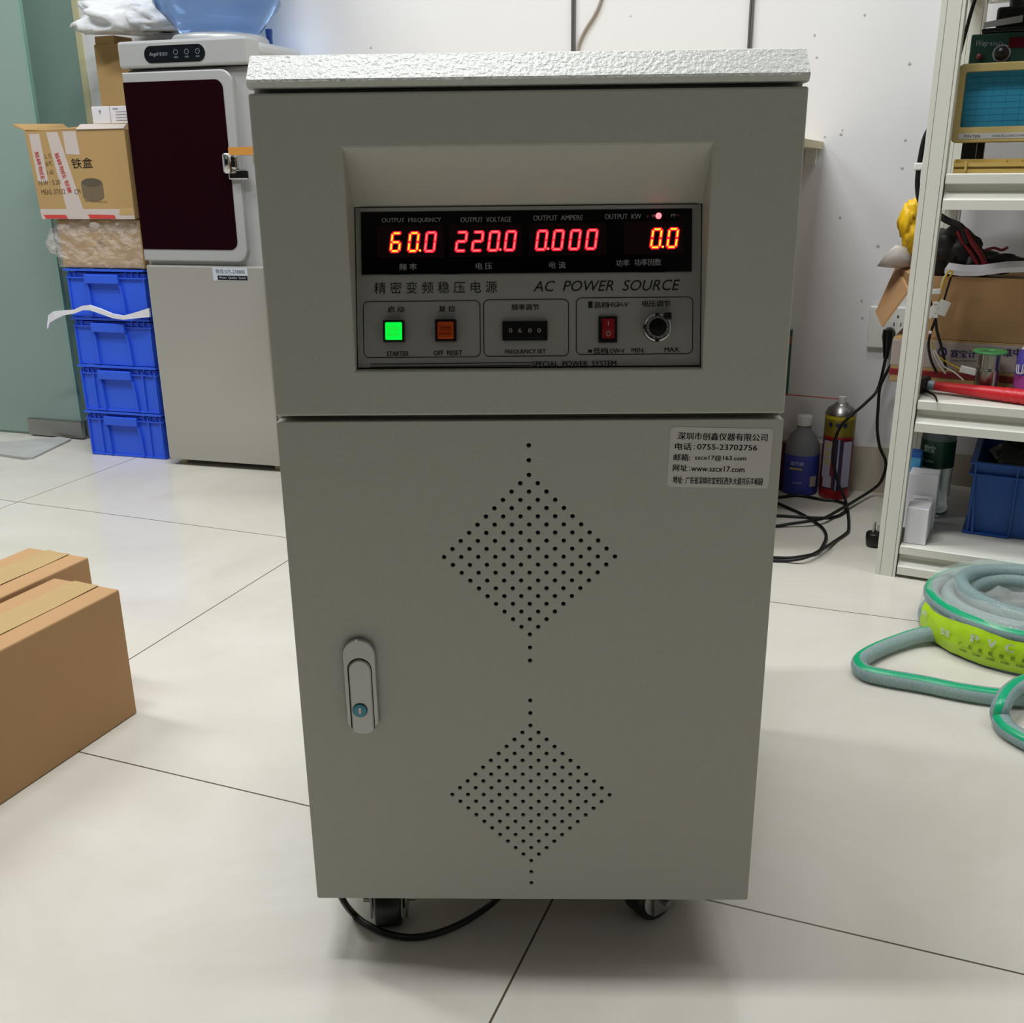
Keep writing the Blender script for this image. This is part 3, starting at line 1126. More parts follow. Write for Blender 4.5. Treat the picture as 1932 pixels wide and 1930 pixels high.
def rmbox(mb, u0, u1, v0, v1, z0, z1, mi=0):
    P = [room(u0, v1), room(u1, v1), room(u1, v0), room(u0, v0)]
    mb.add([p + Vector((0, 0, z0)) for p in P] + [p + Vector((0, 0, z1)) for p in P],
           [(3, 2, 1, 0), (4, 5, 6, 7), (0, 1, 5, 4), (1, 2, 6, 5), (2, 3, 7, 6), (3, 0, 4, 7)], mi)


mb = MB()
rmbox(mb, TU0 + .004, TU1, 0.003, TV - .004, 0.752, 0.766)
mb.build('tabletop', BEIGE, tb)
mb = MB()
rmbox(mb, TU0, TU1 - .05, TV - .004, TV, 0.7515, 0.7662)
rmbox(mb, TU0, TU0 + .004, 0.01, TV - .004, 0.7515, 0.7662)
mb.build('edge_band', WOODE, tb)
mb = MB()
rmbox(mb, TU0 + .035, TU1 - .06, TV - .05, TV - .03, 0.733, 0.752)
mb.build('apron', BEIGE, tb)
for ua in (-.86, -0.05):
    mb = MB()
    rmbox(mb, ua, ua + .022, 0.05, 0.50, 0.0, 0.752)
    mb.build('leg_panel', BROWNB, tb)
mb = MB()
rmbox(mb, TU1 - .035, TU1 - .012, 0.003, 0.03, 0.722, 0.752)
mb.build('wall_bracket', WHITEP, tb)

# ================================================================== water dispenser
DYAW = R(-14.57)
DO = Vector((-0.944, 1.740, 0))
DF = yawframe(DO, DYAW)
dsp = thing('water_dispenser', 'silver floor-standing water dispenser with a dark glass door', 'water dispenser', DF @ Vector((.165, .16, 0)), DYAW)
DW, DD = 0.328, 0.298
mb = MB(DF)
mb.rbox((0, 0.012, 0.014), (DW, DD, 0.945), 0.012, 3)
mb.build('body', SILVER, dsp)
mb = MB(DF)
mb.rbox((0.003, 0.0, 0.016), (DW - .006, 0.0118, 0.506), 0.004, 2)
mb.build('lower_panel', SILVER2, dsp)
mb = MB(DF)
mb.rbox((0.0, -0.004, 0.946), (DW, 0.06, 1.003), 0.006, 3)
mb.rbox((0.006, 0.06, 0.955), (DW - .006, DD, 1.003), 0.022, 4)
mb.build('top_cover', SILVER, dsp)
mb = MB(DF @ frame((0, -0.004, 0), (1, 0, 0), (0, 0, 1)))
pill = rrect(.070, .955, .226, .991, .0178, 8)
mb.prism(pill, 0.0, 0.0012, 0)
mb.prism(rrect(.0725, .9575, .2235, .9885, .0153, 8), 0.0012, 0.0018, 1)
mb.f = Matrix.Identity(4)
PT_ = lambda x, z: DF @ Vector((x, -0.0058, z))
DN = (DF.to_3x3() @ Vector((0, -1, 0)))
GREYINK = mat('grey_ink', '#858a90', 0.5)
write(mb, 'Angel', PT_(.083, .9725), PT_(.108, .9728), .010, DN, 2, shear=.25)
write(mb, '安吉尔', PT_(.110, .9728), PT_(.131, .973), .008, DN, 2)
for x, t_ in ((.152, '童锁'), (.180, '制热'), (.208, '制冷')):
    ci = [(r_ * math.cos(k * math.pi / 8), r_ * math.sin(k * math.pi / 8)) for r_ in (.0055, .0046) for k in range(16)]
    mb.add([PT_(x + a, .976 + b) + DN * .0003 for a, b in ci], [(i, (i + 1) % 16, 16 + (i + 1) % 16, 16 + i) for i in range(16)], 2)
    write(mb, t_, PT_(x - .005, .9655), PT_(x + .005, .9655), .004, DN, 2)
mb.build('control_strip', [CHROME, mat('dark_strip_glass', '#15181c', 0.15), GREYINK], dsp)
# door with window
DRF = DF @ frame((0, 0.0115, 0), (1, 0, 0), (0, 0, 1))


def corner_rect(x0, z0, x1, z1, r, n=8):
    """Square on the left, rounded on the right."""
    o_ = [(x0, z1), (x0, z0)]
    o_ += [(x1 - r + r * math.sin(R(90 * k / n)), z0 + r - r * math.cos(R(90 * k / n))) for k in range(n + 1)]
    o_ += [(x1 - r + r * math.cos(R(90 * k / n)), z1 - r + r * math.sin(R(90 * k / n))) for k in range(n + 1)]
    return o_


mb = MB(DRF)
mb.prism(corner_rect(.002, .517, .284, .938, .028), 0.0, 0.0135, 0, cham=.003)
ddoor = mb.build('door', SILVER, dsp)
mb = MB(DRF)
mb.prism(corner_rect(.004, .544, .261, .917, .020), 0.0136, 0.0146, 0)
mb.build('door_window', mat('dark_maroon_glass', '#1b070d', 0.06, coat=0.4), ddoor)
mb = MB(DF)
lx, lz = .262, .742
mb.rbox((lx - .004, -.010, lz - .040), (lx + .046, -.0022, lz - .018), .003)
mb.lathe([(.009, lz - .026), (.0125, lz - .022), (.0125, lz + .014), (.009, lz + .018)], (lx + .001, -.0148, 0), 28)
mb.rbox((lx + .002, -.020, lz - .018), (lx + .024, -.0022, lz + .014), .005, 3)
mb.build('door_latch', CHROME, ddoor)
mb = MB(DF @ frame((0, -0.0001, 0), (1, 0, 0), (0, 0, 1)))
mb.box((.186, .472, 0), (.279, .503, .0004))
mb.box((.198, .4735, .0004), (.278, .4845, .0006), 1)
mb.f = Matrix.Identity(4)
write(mb, '微信:575-278880', DF @ Vector((.194, -.0006, .494)), DF @ Vector((.272, -.0006, .494)), .011, DN, 1, lift=0)
write(mb, 'Water  Quality  Good', DF @ Vector((.202, -.0009, .479)), DF @ Vector((.272, -.0009, .479)), .006, DN, 0, lift=0)
mb.build('sticker', [mat('pale_blue_sticker', '#b9c2cb', 0.4), INK], dsp)
mb = MB(DF)
mb.lathe([(.112, 1.0035), (.112, 1.014), (.106, 1.021), (.098, 1.022)], (.178, .15, 0), 40)
mb.build('bottle_collar', SILVER, dsp)
for x, y in ((.03, .03), (.3, .03), (.03, .26), (.3, .26)):
    mb = MB(DF)
    mb.cyl((x, y, 0), (x, y, .014), .010, 12)
    mb.build('foot', mat('cream_foot', '#b8b08e', 0.5), dsp)
BOTB = mat('blue_bottle_plastic', '#8fb0dc', 0.1, trans=0.85, ior=1.3, bump=(9, 0.15, 0.01))
mb = MB(DF)
mb.lathe([(.06, 1.0235), (.085, 1.0235), (.094, 1.030), (.100, 1.038), (.118, 1.060), (.138, 1.078), (.1455, 1.090), (.147, 1.100), (.144, 1.106), (.147, 1.113), (.148, 1.18), (.143, 1.195), (.148, 1.21), (.148, 1.33),
          (.13, 1.37), (.08, 1.385), (.00001, 1.388)], (.178, .15, 0), 56)
o = mb.build('water_bottle', BOTB)
tag(o, 'big translucent blue water bottle upside down on the dispenser', 'bottle')
mb = MB(DF)
q = DF.inverted() @ hit(508, 68, DF @ Vector((0, .25, 0)), DN)
mb.cyl((q.x, .25, 1.0035), (q.x, .25, 1.046), .0075, 16)
mb.cyl((q.x, .25, 1.0335), (q.x, .25, 1.046), .0085, 16)
tag(mb.build('plastic_tube', mat('dark_blue_plastic', '#2c4f8f', 0.4)), 'small dark blue plastic tube upright on the dispenser beside the water bottle', 'tube')

q = fl(533, 887)
uB, vB = q.dot(E1) + .020, WALL_E2 - q.dot(E2) - .01
mb = MB()
rmbox(mb, uB, uB + .016, vB - .12, vB, 0.0, 0.40)
tag(mb.build('wooden_board', BROWNB, rz=-TH, loc=room(uB, vB)), 'narrow brown board on edge between the water dispenser and the grey cabinet', 'board')

# ================================================================== stack of crates and cartons
CYAW = R(-15.04)
CF_ = yawframe(Vector((-1.192, 1.845, 0)), CYAW)
CW, CDp, CHh = 0.236, 0.19, 0.1225


def crate(loc_z, label, ribs):
    F = CF_ @ Matrix.Translation((0, 0, loc_z))
    c_ = thing('storage_crate', label, 'crate', F @ Vector((CW / 2, CDp / 2, 0)), CYAW, 'stack of blue storage crates')
    t_ = .004
    b = MB(F)
    b.box((.004, .006, .0005), (CW - .004, .006 + t_, .112))
    b.box((.004, CDp - .006 - t_, .0005), (CW - .004, CDp - .006, .112))
    b.box((.004, .006 + t_, .0005), (.004 + t_, CDp - .006 - t_, .112))
    b.box((CW - .004 - t_, .006 + t_, .0005), (CW - .004, CDp - .006 - t_, .112))
    b.box((.004 + t_, .006 + t_, .0005), (CW - .004 - t_, CDp - .006 - t_, .004))
    if ribs:
        for x in (.004, .040, .189, .226):
            b.box((x, .001, .002), (x + .004, .006, .108))
        b.box((.004, .002, .001), (CW - .004, .006, .006))
    else:
        for x in (.004, .228):
            b.box((x, .002, .002), (x + .004, .006, .100))
    b.build('body', BLUEC, c_)
    b = MB(F)
    for z, y in ((.0985, .001), (.1165, -.003)):
        h_ = .0026 if z < .11 else .005
        b.box((0, y, z), (CW, .006, z + h_))
        b.box((0, CDp - .006, z), (CW, CDp - y, z + h_))
        b.box((0, .006, z), (.0038, CDp - .006, z + h_))
        b.box((CW - .0038, .006, z), (CW, CDp - .006, z + h_))
    for x in (.012, .028, .178, .196, .214):
        b.box((x, .0015, .1012), (x + .0022, .006, .1164))
    b.build('rim', BLUEC, c_)
    b = MB(F)
    b.rbox((.060, -.006, .086), (.160, .0055, .109), .002)
    for x0_, x1_ in ((.064, .068), (.156, .168)):
        s = 1 if x1_ > .1 else -1
        P = [(x0_ + (x1_ - x0_) * f, zz) for f, zz in ((0, .086), (.45, .076), (.75, .055), (1, .003))]
        for (a0, z0_), (a1, z1_) in zip(P, P[1:]):
            b.add([(a0 - .002, -.002, z0_), (a0 + .002, -.002, z0_), (a1 + .002, -.002, z1_), (a1 - .002, -.002, z1_), (a0 - .002, .006, z0_), (a0 + .002, .006, z0_), (a1 + .002, .006, z1_), (a1 - .002, .006, z1_)],
                  [(0, 1, 2, 3), (7, 6, 5, 4), (0, 4, 5, 1), (1, 5, 6, 2), (2, 6, 7, 3), (3, 7, 4, 0)])
    b.build('handle', BLUEC, c_)
    return c_


for i, (lb, rb) in enumerate((('lowest blue storage crate, standing on the floor tiles', 1), ('blue storage crate second from the floor', 1),
                              ('blue storage crate directly under the white foam sheet', 0), ('topmost blue storage crate, under the film-wrapped carton', 0))):
    crate(i * (CHh + .0003), lb, rb)

# foam sheet between the two upper crates
edge_pts = [(-.066, .345, .336), (-.060, .372, .352), (-.038, .383, .362), (-.008, .386, .374), (.02, .388, .378), (.05, .399, .388), (.075, .402, .389), (.10, .393, .380), (.135, .381, .370), (.17, .378, .368), (.20, .385, .371), (.244, .398, .376)]
mb = MB(CF_)
n = len(edge_pts)
vs = []
for y in (-.014, -.008):
    vs += [(x, y + .004 * math.sin(i * 1.9), zt) for i, (x, zt, zb) in enumerate(edge_pts)] + [(x, y + .004 * math.sin(i * 1.9), zb) for i, (x, zt, zb) in enumerate(edge_pts)]
fs = []
for i in range(n - 1):
    fs += [(i, n + i, n + i + 1, i + 1), (2 * n + i, 2 * n + i + 1, 3 * n + i + 1, 3 * n + i), (i, i + 1, 2 * n + i + 1, 2 * n + i), (n + i, 3 * n + i, 3 * n + i + 1, n + i + 1)]
fs += [(0, 2 * n, 3 * n, n), (n - 1, 2 * n - 1, 4 * n - 1, 3 * n - 1)]
mb.add(vs, fs, 0, False)
o = mb.build('foam_sheet', FOAM)
tag(o, 'thin white wavy foam sheet sticking out between two blue crates', 'sheet')

z_w = 4 * (CHh + .0003) + .0003
wc = thing('wrapped_carton', 'brown carton wrapped in shiny clear film on the topmost blue crate', 'carton', CF_ @ Vector((.12, .1, z_w)), CYAW)
mb = MB(CF_)
mb.rbox((-.004, .004, z_w), (.238, .17, .6105), .004)
for x0, x1, z0, z1 in ((.075, .125, .545, .585), (.085, .16, .515, .535), (.11, .17, .55, .562)):
    mb.box((x0, .0035, z0), (x1, .004, z1), 1)
mb.build('box', [CARD2, TAPE], wc)


def crumple(mb, x0, x1, z0, z1, y, amp, nx=34, nz=26, f=CF_, seed=0, mi=0, ns=22):
    vs = []
    for j in range(nz + 1):
        for i in range(nx + 1):
            x, z = x0 + (x1 - x0) * i / nx, z0 + (z1 - z0) * j / nz
            e_ = min(i, nx - i, j, nz - j) / 3
            nv = noise.noise(Vector((x * ns + seed, z * ns, seed)))
            nv2 = noise.noise(Vector((x * ns * 2.4, z * ns * 2.4 + seed, 3)))
            d_ = amp * (abs(nv) * 1.6 + abs(nv2) * .7) * min(1, .25 + e_)
            vs.append((x + .004 * nv2, y - d_, z + .004 * nv))
    fs = [(j * (nx + 1) + i, j * (nx + 1) + i + 1, (j + 1) * (nx + 1) + i + 1, (j + 1) * (nx + 1) + i) for j in range(nz) for i in range(nx)]
    mb.add(vs, fs, mi, True)


mb = MB(CF_)
crumple(mb, -.012, .238, z_w + .002, .6095, .001, .014, seed=3)
mb.sphere((-.022, .02, .553), .022, 0, 3, (1.0, .8, 1.2), .5, 2.2, 4.0, True)
mb.build('plastic_wrap', film('carton_film', (1, .97, .95), .08, .24, (38, 1.0, .03)), wc)

# open carton with tape and print
oc = thing('open_carton', 'battered brown carton with white tape strips and one flap up', 'carton', CF_ @ Vector((.11, .09, .611)), CYAW)
OX0, OX1, OZ0, OZ1 = -.033, .238, .612, .818
mb = MB(CF_)
t_ = .004


def sidewall(x0, x1, y0, y1):
    s = .012      # the box widens a little upwards on the left
    k0 = -s if x0 < 0 else 0
    mb.add([(x0, y0, OZ0), (x1, y0, OZ0), (x1, y1, OZ0), (x0, y1, OZ0), (x0 + (k0 if x0 < 0 else 0), y0, OZ1), (x1 + (k0 if x1 < 0.02 else 0), y0, OZ1), (x1 + (k0 if x1 < 0.02 else 0), y1, OZ1), (x0 + k0, y1, OZ1)],
           [(0, 3, 2, 1), (4, 5, 6, 7), (0, 1, 5, 4), (1, 2, 6, 5), (2, 3, 7, 6), (3, 0, 4, 7)])


sidewall(OX0, OX1, -.012, -.008)
sidewall(OX0, OX1, .166, .170)
sidewall(OX0, OX0 + .004, -.008, .166)
sidewall(OX1 - .004, OX1, -.008, .166)
mb.box((OX0, -.008, OZ0), (OX1, .166, OZ0 + .004))
yf = -.0124
mb.f = CF_ @ frame((0, -.012, 0), (1, 0, 0), (0, 0, 1))


def patch(pts, mi, l=.0003):
    mb.add([(x, z, l) for x, z in pts], [tuple(range(len(pts)))], mi)


patch([(-.027, .700), (.003, .700), (-.003, .812), (-.034, .812)], 1)
patch([(.048, .617), (.098, .617), (.050, .815), (.017, .815)], 1)
patch([(.066, .764), (.106, .762), (.102, .816), (.064, .816)], 1)
patch([(OX0 + .001, .612), (OX1 - .001, .612), (OX1 - .001, .636), (OX0 - .001, .636)], 1, .0002)
patch([(-.020, .613), (.046, .613), (.040, .622), (-.026, .622)], 2, .0006)
patch([(.110, .613), (.185, .613), (.180, .622), (.105, .623)], 2, .0006)
patch([(.195, .622), (.236, .622), (.236, .640), (.200, .640)], 3, .0006)
cyl_ = [(.128 + .031 * math.cos(R(a)), .696 + .012 * math.sin(R(a)) - (.030 if a > 180 else 0)) for a in range(0, 361, 15)]
patch(cyl_, 4, .0004)
DK2 = 5
patch([(.128 + .028 * math.cos(R(a)), .698 + .010 * math.sin(R(a))) for a in range(0, 360, 20)], DK2, .0006)
mb.f = Matrix.Identity(4)
CN = CF_.to_3x3() @ Vector((0, -1, 0))
cw = lambda x, z: CF_ @ Vector((x, -.0123, z))
BRINK = 6
for body, x0, x1, z, hh_, mi in (('L: 12', .004, .022, .760, .010, BRINK), ('36 PC', .002, .022, .742, .010, BRINK), ('1.65', .004, .022, .722, .010, BRINK), ('N.W : 5.20', -.026, .038, .698, .011, BRINK),
                                 ('MEAS: 37X32', -.022, .048, .676, .012, BRINK), ('CM', .075, .092, .676, .012, BRINK), ('铁盒', .078, .138, .742, .024, 7)):
    write(mb, body, cw(x0, z), cw(x1, z + .002), hh_, CN, mi)
for (xa, za), (xb, zb_), t_ in (((-.019, .772), (-.011, .706), '易碎勿压'), ((.038, .768), (.063, .674), '易碎勿压 轻放')):
    write(mb, t_, CF_ @ Vector((xa, -.0126, za)), CF_ @ Vector((xb, -.0126, zb_)), .0125, CN, 2, bold=.012)
write(mb, 'XXX DIVISION LTD', cw(.100, .655), cw(.165, .652), .004, CN, BRINK)
ocb = mb.build('box', [CARD2, WTAPE, REDTAPE, TAPE, mat('dark_grey_print', '#6a5c46', 0.7), mat('black_print', '#544a3a', 0.7), mat('brown_print', '#5d4a2c', 0.7), INK], oc)
mb = MB(CF_)
mb.obox((-.045, -.010, OZ1), (-.045, .165, OZ1), (-.072, .165, OZ1 + .020), (-.078, -.012, OZ1 + .014), (.3, 0, 1), .004)
mb.build('flap', CARD2, oc)
mb = MB(CF_)
mb.obox((-.040, .06, OZ1 + .001), (.10, .05, OZ1 + .004), (.10, .166, OZ1 + .010), (-.03, .166, OZ1 + .012), (0, 0, 1), .004)
mb.build('flap', CARD2, oc)
mb = MB(CF_)
mb.obox((.105, -.011, OZ1), (.238, -.011, OZ1), (.238, .004, OZ1 + .010), (.110, .002, OZ1 + .012), (0, -1, .5), .004)
mb.build('flap', WTAPE, oc)
# white box
mb = MB(CF_)
zb = OZ1 + .0155
mb.rbox((.104, .055, zb), (.236, .115, zb + .040), .001, 1)
mb.box((.1555, .0547, zb), (.157, .055, zb + .040), 1)
mb.f = Matrix.Identity(4)
for k, (x0, x1, hh_) in enumerate(((.165, .180, .004), (.172, .225, .002), (.172, .222, .002), (.172, .225, .002), (.172, .224, .002))):
    F = CF_
    z = zb + .033 - k * .0065
    mb.add([F @ Vector(p) for p in ((x0, .0544, z), (x1, .0544, z), (x1, .0544, z + hh_ * .6), (x0, .0544, z + hh_ * .6))], [(0, 1, 2, 3)], 2)
for k in range(3):
    F = CF_
    mb.add([F @ Vector(p) for p in ((.126 - k * .001, .0544, zb + .024 + k * .003), (.130 + k * .001, .0544, zb + .024 + k * .003), (.130, .0544, zb + .026 + k * .003), (.126, .0544, zb + .026 + k * .003))], [(0, 1, 2, 3)], 2)
tag(mb.build('paper_box', [PAPER, mat('brown_seam', '#a39587', 0.6), mat('faint_grey_print', '#9a98a4', 0.6)]), 'small white paper box with fine print on top of the open carton', 'box')
# the open carton carries the box on two cross flaps
mb = MB(CF_)
mb.box((.10, .03, OZ1 + .0005), (.238, .15, OZ1 + .015))
mb.build('packing', CARD2, oc)

# tall carton against the wall behind
tc_ = MB()
rmbox(tc_, -1.780, -1.527, 0.012, 0.085, 0.0, 1.035)
rmbox(tc_, -1.776, -1.715, 0.014, 0.083, 1.035, 1.055)
tag(tc_.build('tall_carton', CARD2, rz=-TH, loc=room(-1.54, .05)), 'tall flat brown carton leaning upright on the wall behind the crates', 'carton')
mb = MB()
c = room(-1.655, .085, 1.088)
mb.sphere(c, .06, 0, 4, (1.7, .8, .72), .5, 1.6, 5.0, True)
mb.sphere(c + E1 * .10 + Vector((0, 0, -.004)), .05, 0, 4, (1.5, .7, .66), .45, 1.8, 9.0, True)
for v in range(len(mb.v)):
    mb.v[v].z = max(mb.v[v].z, 1.0565)
tag(mb.build('plastic_bag', mat('milky_plastic_bag', '#eef0f2', 0.25, trans=0.25, ior=1.2)), 'crumpled milky plastic bag on top of the tall brown carton', 'bag')

# grey mat lying under the glass door
mb = MB()
mp = [fl(*q) for q in ((-60, 852), (46, 868), (62, 866), (135, 831), (112, 829), (78, 830), (20, 836), (-60, 838))]
n = len(mp)
mb.add([p + Vector((0, 0, .0004)) for p in mp] + [p + Vector((0, 0, .006 + .002 * math.sin(i * 2))) for i, p in enumerate(mp)], [tuple(range(n))[::-1], tuple(range(n, 2 * n))] + [(i, (i + 1) % n, n + (i + 1) % n, n + i) for i in range(n)])
tag(mb.build('floor_mat', mat('grey_cloth_mat', '#a6a7a4', 0.85, bump=(30, .4, .004), var=(16, .2))), 'crumpled grey cloth lying on the tiles by the glass door', 'mat')

# ================================================================== two cartons at the lower left
K = fl(259, 1345)
KYAW = R(68.9)
KF_ = yawframe(K, KYAW)
for (x0, x1, y0, y1, lb) in ((-.40, 0, 0, .115, 'front brown carton taped along its top, at the lower left'), (-.32, .079, .129, .245, 'brown carton behind the front one, taped along its top')):
    zt = .189
    ct = thing('carton', lb, 'carton', KF_ @ Vector(((x0 + x1) / 2, (y0 + y1) / 2, 0)), KYAW)
    mb = MB(KF_)
    mb.rbox((x0, y0, 0.0005), (x1, y1, zt), .0022, 2)
    mb.build('box', CARD, ct)
    mb = MB(KF_)
    ym = (y0 + y1) / 2
    w = .024
    vs = []
    N_ = 30
    for i in range(N_ + 1):
        x = x0 + (x1 - .001 - x0) * i / N_
        for j in range(5):
            y = ym - w + 2 * w * j / 4
            if i == N_:
                y += .004 * math.sin(j * 9)
            vs.append((x + (.0015 * math.sin(j * 5) if i == N_ else 0), y, zt + .0006 + .0007 * noise.noise(Vector((x * 30, y * 60, x0))) + .0005))
    mb.add(vs, [(i * 5 + j, (i + 1) * 5 + j, (i + 1) * 5 + j + 1, i * 5 + j + 1) for i in range(N_) for j in range(4)], 0, True)
    mb.build('packing_tape', TAPE, ct)
    mb = MB(KF_)
    mb.box((x0 + .002, ym - .0012, zt + .00005), (x1 - .001, ym + .0012, zt + .0006))
    mb.build('flap_seam', mat('dark_seam', '#6a5a3e', 0.8), ct)

# ================================================================== storage rack
RYAW = R(-26.0)
P0 = fl(1650, 1083)
P0.z = 0
RF = yawframe(P0, RYAW)
RX, RY = RF.to_3x3() @ Vector((1, 0, 0)), RF.to_3x3() @ Vector((0, 1, 0))
RN = -RY


def rk(u, v, dep):
    q = RF.inverted() @ hit(u, v, RF @ Vector((0, dep, 0)), RY)
    return q.x, q.z


def rkz(u, v, z):
    q = RF.inverted() @ fl(u, v, z)
    return q.x, q.y


rack = thing('storage_rack', 'white metal storage rack with three shelves in view', 'shelf rack', RF @ Vector((.5, .22, 0)), RYAW)
GROOVE = mat('rack_groove_shade', '#b9b7ac', 0.6)
for px, py in ((0, 0), (0, .40), (1.0, 0), (1.0, .40)):
    mb = MB(RF)
    w = .0355
    ln = .0058

    def pbox(x0, x1, y0, y1):
        H_ = 1.9
        mb.add([(px + x, py + y, 0) for x, y in ((x0, y0), (x1, y0), (x1, y1), (x0, y1))] + [(px + x + ln * H_, py + y, H_) for x, y in ((x0, y0), (x1, y0), (x1, y1), (x0, y1))],
               [(3, 2, 1, 0), (4, 5, 6, 7), (0, 1, 5, 4), (1, 2, 6, 5), (2, 3, 7, 6), (3, 0, 4, 7)])
    pbox(0, .0085, 0.0012, w)
    pbox(.0085, .0097, .003, w)
    pbox(.0097, .0300, 0.0, w)
    pbox(.0300, .0312, .002, w)
    pbox(.0312, w, 0.0, w)
    mb.build('post', RACKW, rack)
for zs in (.0625, .332, .7055, 1.06):
    mb = MB(RF)
    mb.rbox((.0375 + ln * zs, .0005, zs - .0165), (1.0, .436, zs), .0015, 1)
    mb.build('shelf', RACKW, rack)
    for side in (0, 1):
        mb = MB(RF)
        pr_ = [(.014, zs - .0168), (.014, zs - .027), (.001, zs - .041), (.001, zs - .056), (.030, zs - .056), (.030, zs - .0168)]
        pr_ = [((y if not side else .436 - y), z) for y, z in pr_]
        xa, xb = .0375 + ln * zs, 1.0
        n = len(pr_)
        mb.add([(xa, y, z) for y, z in pr_] + [(xb, y, z) for y, z in pr_], [(k, n + k, n + (k + 1) % n, (k + 1) % n) for k in range(n)] + [tuple(range(n)), tuple(range(n, 2 * n))[::-1]])
        mb.build('beam', RACKW, rack)
    for xx in (.004, 1.004):
        mb = MB(RF)
        mb.box((xx + ln * zs, .037, zs - .05), (xx + ln * zs + .02, .399, zs - .02))
        mb.build('side_beam', RACKW, rack)

# ---- upper shelf: plastic frame, oscilloscope, soldering station
S1, S2, S3 = .7058, .3323, .0628
TAN = mat('tan_plastic', '#b59a55', 0.45)
TAN2 = mat('khaki_bezel', '#b3a06a', 0.4)
mb = MB(RF)
mb.box((.050, .015, S1), (.40, .30, S1 + .004))
mb.box((.050, .015, S1 + .004), (.40, .019, S1 + .0065))
mb.box((.050, .019, S1 + .0065), (.40, .296, S1 + .010))
mb.box((.050, .013, S1 + .010), (.40, .018, S1 + .016))
mb.box((.050, .022, S1 + .010), (.40, .30, S1 + .014))
mb.box((.050, .030, S1 + .014), (.40, .034, S1 + .0215))
mb.box((.050, .29, S1 + .014), (.40, .296, S1 + .0215))
for x in (.05, .124, .146, .168, .190, .212, .234, .256):
    mb.box((x, .018, S1 + .014), (x + .003, .030, S1 + .020))
mb.cyl((.069, .0125, S1 + .004), (.069, .0125, S1 + .019), .002, 10)
tag(mb.build('slotted_panel', TAN, rz=RYAW, loc=RF @ Vector((.2, .15, S1))), 'tan slotted plastic panel lying on the shelf under the oscilloscope', 'panel')
OF = RF @ Matrix.Translation((0, 0, 0))
osz = S1 + .0217
osc = thing('oscilloscope', 'old oscilloscope with a khaki bezel and a blue gridded screen', 'oscilloscope', RF @ Vector((.19, .15, osz)), RYAW)
ox0, ox1, oz0_, oz1_ = .0385, .335, .7525, .8720
mb = MB(RF)
mb.rbox((ox0 + .006, .066, oz0_ + .004), (ox1 - .006, .29, oz1_ - .003), .004)
mb.build('body', mat('khaki_case', '#a89a74', 0.5), osc)
for x, y in ((.055, .07), (.055, .26), (.30, .07), (.30, .26)):
    mb = MB(RF)
    mb.box((x, y, osz), (x + .022, y + .02, oz0_ + .004))
    mb.build('foot', BLACKP, osc)
mb = MB(RF @ frame((0, .066, 0), (1, 0, 0), (0, 0, 1)))
O = rrect(ox0, oz0_, ox1, oz1_, .008, 6)
I = rrect(ox0 + .011, oz0_ + .024, ox1 - .011, oz1_ - .012, .003, 6)
k = len(O)
D_ = .022
vs = [(x, z, 0) for x, z in O] + [(x, z, D_ - .003) for x, z in O] + [((x - .18) * .985 + .18, (z - .81) * .97 + .81, D_) for x, z in O] + [(x, z, D_ - .001) for x, z in I] + [(x, z, .0035) for x, z in I]
mb.add(vs, [(r_ * k + i, r_ * k + (i + 1) % k, (r_ + 1) * k + (i + 1) % k, (r_ + 1) * k + i) for r_ in range(4) for i in range(k)])
mb.build('bezel', TAN2, osc)
mb = MB(RF @ frame((0, .066, 0), (1, 0, 0), (0, 0, 1)))
mb.box((ox0 + .011, oz0_ + .006, D_ - .0005), (ox1 - .02, oz0_ + .0145, D_ + .0003))
mb.f = Matrix.Identity(4)
write(mb, 'PINTEK', RF @ Vector((ox0 + .02, .0435, oz0_ + .010)), RF @ Vector((ox0 + .045, .0435, oz0_ + .010)), .004, RN, 1)
write(mb, 'OSCILLOSCOPE   20MHz', RF @ Vector((ox0 + .062, .0435, oz0_ + .010)), RF @ Vector((ox0 + .135, .0435, oz0_ + .010)), .003, RN, 1)
mb.build('name_plate', [mat('silver_plate', '#b5b3b2', 0.4), mat('dark_print', '#4c4a55', 0.5)], osc)
SCRB = mat('blue_screen_face', '#3384a4', 0.25)
mb = MB(RF @ frame((0, .066, 0), (1, 0, 0), (0, 0, 1)))
sx0, sx1, sz0, sz1 = ox0 + .0105, ox1 - .0105, oz0_ + .0235, oz1_ - .0115
mb.box((sx0, sz0, .0002), (sx1, sz1, .003))
for i in range(1, 15):
    x = sx0 + .021 * i
    if x < sx1 - .004:
        mb.box((x - .00025, sz0 + .004, .003), (x + .00025, sz1 - .004, .0032), 1)
for j in range(1, 9):
    z = sz0 + .0095 * j
    mb.box((sx0 + .006, z - .00025, .003), (sx1 - .006, z + .00025, .0032), 1)
mb.build('screen', [SCRB, mat('grid_ink', '#1c5f88', 0.4)], osc)

